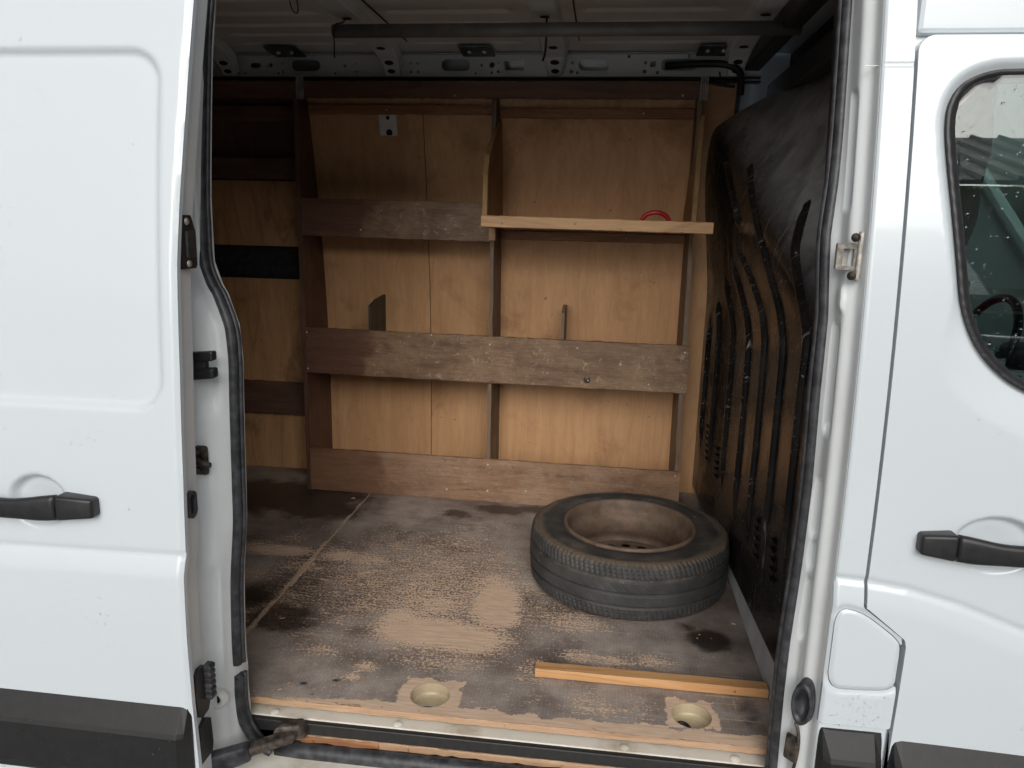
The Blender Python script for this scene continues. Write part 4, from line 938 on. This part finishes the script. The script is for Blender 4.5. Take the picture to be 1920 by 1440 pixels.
# screw heads
for x, y, z in [(-1.27, 3.0955, .72), (-1.27, 3.0955, .56), (-.468, 3.0955, .60), (-.468, 3.0955, .70), (.338, 3.0955, .70), (.338, 3.0955, .55), (-.10, 3.0955, .70), (-.05, 3.0955, .565), (-.468, 3.0955, .17), (-.468, 3.0955, .05), (.335, 3.0955, .17), (-.30, 3.0955, .06), (-.65, 3.0955, .045), (.20, 3.0955, .56), (-.72, 3.0955, .73), (.08, 3.0955, .64),
                (-.39, 2.8375, 1.200), (.05, 2.8375, 1.19), (-.12, 2.8375, 1.205), (.27, 2.8375, 1.185), (-.28, 3.2975, 1.152), (.08, 3.2975, 1.150), (.12, 3.1875, 1.640), (-.52, 3.1875, 1.645), (-.93, 3.1875, 1.648), (.26, 3.077, 1.69), (-.62, 3.077, 1.688), (-1.02, 3.0975, 1.16), (-.66, 3.0975, 1.17), (-.62, 3.0975, 1.20)]:
    lathe('screw_head', [(0, -.002), (.0035, -.0016), (.0045, 0)], SCREW, rack, 10, (x, y, z), 'y')
lathe('screw_head', [(0, -.0015), (.013, -.001), (.015, 0)], DARKPLATE, rack, 16, (-.055, 3.0958, .568), 'y')

# ================================================================== loose things
# wood chips and crumbs trodden over the floor
V = []; F = []
for i in range(420):
    x, y = RNG.uniform(-1.3, .45), 1.66+1.4*RNG.random()**1.4; a = RNG.uniform(0, 6.28); L_ = RNG.uniform(.0015, .0045)*(2.2 if i % 14 == 0 else 1); w_ = L_*RNG.uniform(.25, .7); b = len(V)
    if math.hypot(x-.1233, y-2.477) < .35 or math.hypot(x-h1[0], y-h1[1]) < .056 or math.hypot(x-h2[0], y-h2[1]) < .056: continue
    c_, s_ = math.cos(a), math.sin(a)
    for u, v, h in ((-L_, -w_, .0012), (L_, -w_*.6, .0012), (L_*.8, w_, .0012), (-L_*.9, w_*.7, .0012), (0, 0, .0012+w_*.6)): V.append((x+u*c_-v*s_, y+u*s_+v*c_, h))
    F += [(b, b+1, b+4), (b+1, b+2, b+4), (b+2, b+3, b+4), (b+3, b, b+4)]
chips = mesh('wood_chips', V, F, PLYEDGE); tag(chips, 'pale crumbs and wood chips scattered on the worn floor', 'debris', kind='stuff')
# wheel lying on the floor
wc = (.1233, 2.477, 0.); wheel = empty('spare_wheel', wc); tag(wheel, 'used van wheel lying flat on the floor by the black bulkhead', 'wheel')
W = .199; zc_ = W/2
prof = []
half = [(0, 0)]
tz = np.arange(-.082, .0821, .0016)
outer = []
for z in tz:
    r = .340-.0065*(abs(z)/.082)**2.4
    for gz in (-.044, 0., .044):
        if abs(z-gz) < .0058: r -= .012
    outer.append((r, zc_+z))
side_t = [(.329, zc_+.0865), (.322, zc_+.0905), (.312, zc_+.0935), (.300, zc_+.0965), (.2985, zc_+.0955), (.285, zc_+.0985), (.268, zc_+.0995), (.252, zc_+.0985), (.2505, zc_+.0975), (.238, zc_+.0955), (.228, zc_+.0915), (.222, zc_+.087), (.214, zc_+.080)]
prof = [(r, 2*zc_-z) for r, z in side_t[::-1]]+outer+side_t
def sipes(A, R_, Z_):
    dz_ = Z_-zc_; a = A*120/(2*np.pi)
    sh = (np.abs(dz_) > .050) & (R_ > .3195); ce = (np.abs(dz_) < .0395) & (np.abs(dz_) > .0045) & (R_ > .336)
    f1 = (np.mod(a+dz_*14, 1) < .26); f2 = (np.mod(a*.8+dz_*75, 1) < .2)
    return np.where(sh & f1, -.0055, 0)+np.where(ce & (np.mod(a*.5+dz_*30, 1) < .12), -.0012, 0)
ty = lathe('tyre', prof, TYRE, wheel, 720, wc, 'z', sipes)
co = np.zeros(len(ty.data.vertices)*3); ty.data.vertices.foreach_get('co', co); co = co.reshape(-1, 3); rr = np.hypot(co[:, 0]-wc[0], co[:, 1]-wc[1])
dirt = 1.0*np.exp(-((rr-.316)/.014)**2)*(co[:, 2] > .1)+.34*((co[:, 2] > .16) & (rr < .31))+.12
at = ty.data.attributes.new('dirt', 'FLOAT', 'POINT'); at.data.foreach_set('value', dirt.astype(np.float32))
rim = lathe('rim', [(.226, .186), (.2265, .196), (.223, .2005), (.2175, .2005), (.2135, .196), (.2095, .186), (.2065, .172), (.2040, .158), (.199, .150), (.190, .142), (.186, .134), (.1855, .096), (.188, .082), (.196, .072), (.1975, .060), (.194, .046), (.188, .040)], RUST, wheel, 120, wc)
hol = [circ(.150*math.cos(a), .150*math.sin(a), .0170, 18) for a in np.linspace(0, 2*math.pi, 16, endpoint=False)]+[circ(0, 0, .088, 40)]
fill2d('wheel_disc', circ(0, 0, .192, 72), hol, RUST, rim, .004, lambda u, v, w: Vector((wc[0]+u, wc[1]+v, .046+w)))
lathe('wheel_disc', [(.090, .048), (.082, .060), (.070, .066), (.034, .066), (.030, .060)], RUST, rim, 60, wc)
# short fresh batten on the floor by the door
rough_board('loose_batten', -.137, .4745, 1.821, 1.857, .0015, .0265, PINE2, None, amp=.0004)
b_ = bpy.data.objects['loose_batten']; tag(b_, 'short fresh pine batten lying loose on the floor in front of the tyre', 'batten')
# red handle on the top shelf
red = tube('red_handle', [(.128, 3.0, 1.200), (.130, 2.998, 1.222), (.140, 2.995, 1.240), (.160, 2.992, 1.2505), (.182, 2.99, 1.2535), (.204, 2.992, 1.2495), (.224, 2.995, 1.237), (.234, 2.998, 1.220), (.238, 3.0, 1.200)], .0085, RED, None, 12, n=5)
tag(red, 'small bright red plastic handle showing above the pale shelf batten', 'handle')
# white plate on the lining
wp = fill2d('wall_plate', rrect(-.970, -.894, 1.551, 1.631, .003), [circ(-.930, 1.562, .0145, 20), circ(-.932, 1.6205, .0085, 18)], WPL, None, .006, lambda u, v, w: Vector((u, float(yl(v))-.010+w, v)))
tag(wp, 'small white plastic plate with round holes screwed to the upper plywood', 'wall plate')
pk = fill2d('plate_backing', rrect(-.966, -.898, 1.553, 1.629, .003), [], DARK, wp, .001, lambda u, v, w: Vector((u, float(yl(v))-.004+w, v)))
# pole under the roof
pole = tube('roof_pole', [(-.925, 2.565, 1.805), (-.3, 2.568, 1.806), (.2, 2.57, 1.807), (.56, 2.573, 1.807)], .021, BAR, None, 18)
tag(pole, 'long grey pole slung lengthwise under the van roof', 'pole')

# ================================================================== yard behind the camera, seen only as a reflection in the cab window
WALLP = simple('pale_wall_panel', (.86, .90, .80), .7, 0, .06, 3); ROOFP = simple('roof_sheet', (.66, .76, .72), .45, .2, .06, 4); REDP = simple('red_band', (.30, .03, .03), .5)
bld = empty('workshop_building', (7, -11.5, GZ)); tag(bld, 'pale workshop with ribbed roof and red band reflected in the cab window', 'building')
box('wall', 0, 15, -16, -11.5, GZ, 3.75, WALLP, bld, 0)
for i in range(12): box('wall_panel', .1+i*1.24, 1.28+i*1.24, -11.5, -11.47, 2.1, 3.70, WALLP, bld, .01)
box('fascia_band', -.1, 15.1, -11.5, -11.40, 1.55, 1.95, REDP, bld, .01)
rf = solid('roof', [(-.4, -11.2, 3.72), (15.4, -11.2, 3.72), (15.4, -16, 5.6), (-.4, -16, 5.6), (-.4, -11.2, 3.80), (15.4, -11.2, 3.80), (15.4, -16, 5.7), (-.4, -16, 5.7)], ROOFP, bld, 0)
for i in range(26): x0 = -.3+i*.61; solid('roof_rib', [(x0, -11.2, 3.80), (x0+.12, -11.2, 3.80), (x0+.12, -16, 5.70), (x0, -16, 5.70), (x0+.03, -11.2, 3.87), (x0+.09, -11.2, 3.87), (x0+.09, -16, 5.77), (x0+.03, -16, 5.77)], ROOFP, rf, 0)
for x0 in (2.0, 6.2, 10.5): box('door', x0, x0+2.6, -11.5, -11.46, GZ, 1.5, DARK, bld, 0)
CARP = paint('silver_car_paint', (.28, .30, .31), .25, .05, (.2, .2, .2), .8)
def car(loc, rz, paintm, label):
    c = empty('parked_car', loc); c.rotation_euler = (0, 0, rz); tag(c, label, 'car', 'cars reflected in the cab window')
    st = [(-2.25, .70, .42, .78), (-2.1, .84, .30, 1.02), (-1.6, .90, .24, 1.10), (-.6, .92, .24, 1.06), (.6, .92, .24, 1.08), (1.2, .90, .24, 1.04), (1.9, .86, .26, .92), (2.15, .78, .32, .78), (2.25, .66, .42, .62)]
    def loft(name, st_, mat, secf):
        bm = bmesh.new(); rows = [[bm.verts.new(p) for p in secf(*q)] for q in st_]
        for a, b in zip(rows[:-1], rows[1:]):
            for i in range(len(a)): bm.faces.new((a[i], a[(i+1) % len(a)], b[(i+1) % len(a)], b[i]))
        bm.faces.new(rows[0]); bm.faces.new(rows[-1][::-1]); o = from_bm(name, bm, mat, None, True); o.parent = c; return o
    sec = lambda y, w_, z0, z1: [(-w_*.92, y, z0), (w_*.92, y, z0), (w_, y, z0+.25*(z1-z0)), (w_*.99, y, z0+.75*(z1-z0)), (w_*.86, y, z1), (-w_*.86, y, z1), (-w_*.99, y, z0+.75*(z1-z0)), (-w_, y, z0+.25*(z1-z0))]
    loft('body', st, paintm, sec)
    loft('cabin_glass', [(-2.0, .76, 1.0, 1.06), (-1.6, .72, 1.0, 1.50), (-.9, .70, 1.0, 1.62), (.3, .70, 1.0, 1.62), (.75, .72, 1.0, 1.45), (1.45, .78, .98, 1.02)], DARKG, sec)
    loft('roof', [(-1.5, .70, 1.54, 1.60), (-.9, .70, 1.58, 1.66), (.3, .70, 1.58, 1.66), (.5, .68, 1.54, 1.60)], paintm, sec)
    for sx in (-1, 1):
        for y in (-1.4, 1.4):
            wv = lathe('wheel', [(.0, .10), (.20, .10), (.22, .11), (.33, .10), (.34, .0), (.33, -.10), (.0, -.10)], RUBBER, None, 28, (0, 0, 0), 'x'); wv.parent = c; wv.location = (sx*.80, y, .34)
        hl_ = lathe('headlight', [(0, .06), (.08, .05), (.13, 0), (.12, -.05)], GREYMETAL, None, 20, (0, 0, 0), 'y'); hl_.parent = c; hl_.location = (sx*.60, 2.12, .72)
    g_ = box('grille', -.42, .42, 2.22, 2.27, .45, .62, DARK, None, .01); g_.parent = c
    return c
DARKG = simple('dark_car_glass', (.02, .025, .03), .05)
car((3.9, -4.9, GZ), math.radians(-25), CARP, 'silver car facing the van, reflected low in the cab window')
car((6.6, -5.9, GZ), math.radians(-8), simple('dark_car_paint', (.02, .02, .022), .2), 'dark car parked beside the silver one, reflected in the cab window')

# ================================================================== rain on the outside
def scatter(n, x0, x1, z0, z1, clumps=0):
    X = RNG.uniform(x0, x1, n); Z = RNG.uniform(z0, z1, n)
    return X, Z
X, Z = scatter(2600, -1.40, -.84, -.02, 1.70); dens = vnoise(X, Z, 9, 21); k = RNG.random(len(X)) < np.clip(.08+1.1*smooth(.45, .85, dens)*(.25+.75*smooth(1.15, .95, Z)), 0, 1); k &= (X < xedge(Z)-.008) & ~((Z < .19) | ((Z < .69) & (Z > .54) & (X < -.99)))
drops('raindrops', X[k], Z[k], yslide, np.clip(RNG.lognormal(math.log(.00105), .4, k.sum()), .0005, .0026), WATER, sdoor)
X, Z = scatter(520, -1.36, -.86, .0, .125); drops('raindrops', X, Z, lambda x, z: 0*x+1.3062, np.clip(RNG.lognormal(math.log(.0010), .4, len(X)), .0006, .0024), WATER, sdoor)
X, Z = scatter(900, .55, 1.0, .2, 1.5); dens = vnoise(X, Z, 8, 22); k = (RNG.random(len(X)) < .05+.6*smooth(.5, .85, dens)) & (sdwin(X, Z) > .01) & (sddoor(X, Z) < -.01) & ~((Z < .69) & (Z > .55) & (X > .61))
drops('raindrops', X[k], Z[k], ydoor, np.clip(RNG.lognormal(math.log(.0012), .4, k.sum()), .0006, .003), WATER, door)
X, Z = scatter(240, .49, .615, .02, .28); k = (Z < .13) | ((Z > .205) & (Z < .28))
drops('raindrops', X[k], Z[k], lambda x, z: np.where(z < .15, 1.4162, ybody(x, z)), np.clip(RNG.lognormal(math.log(.0011), .4, k.sum()), .0006, .0026), WATER, side)
X, Z = scatter(1000, .60, 1.1, .88, 1.48); k = sdwin(X, Z) < -.022
drops('raindrops', X[k], Z[k], lambda x, z: 1.502+.065*(z-.94)-.0022, np.clip(RNG.lognormal(math.log(.0010), .45, k.sum()), .0005, .0028), WATER, pane if False else door)
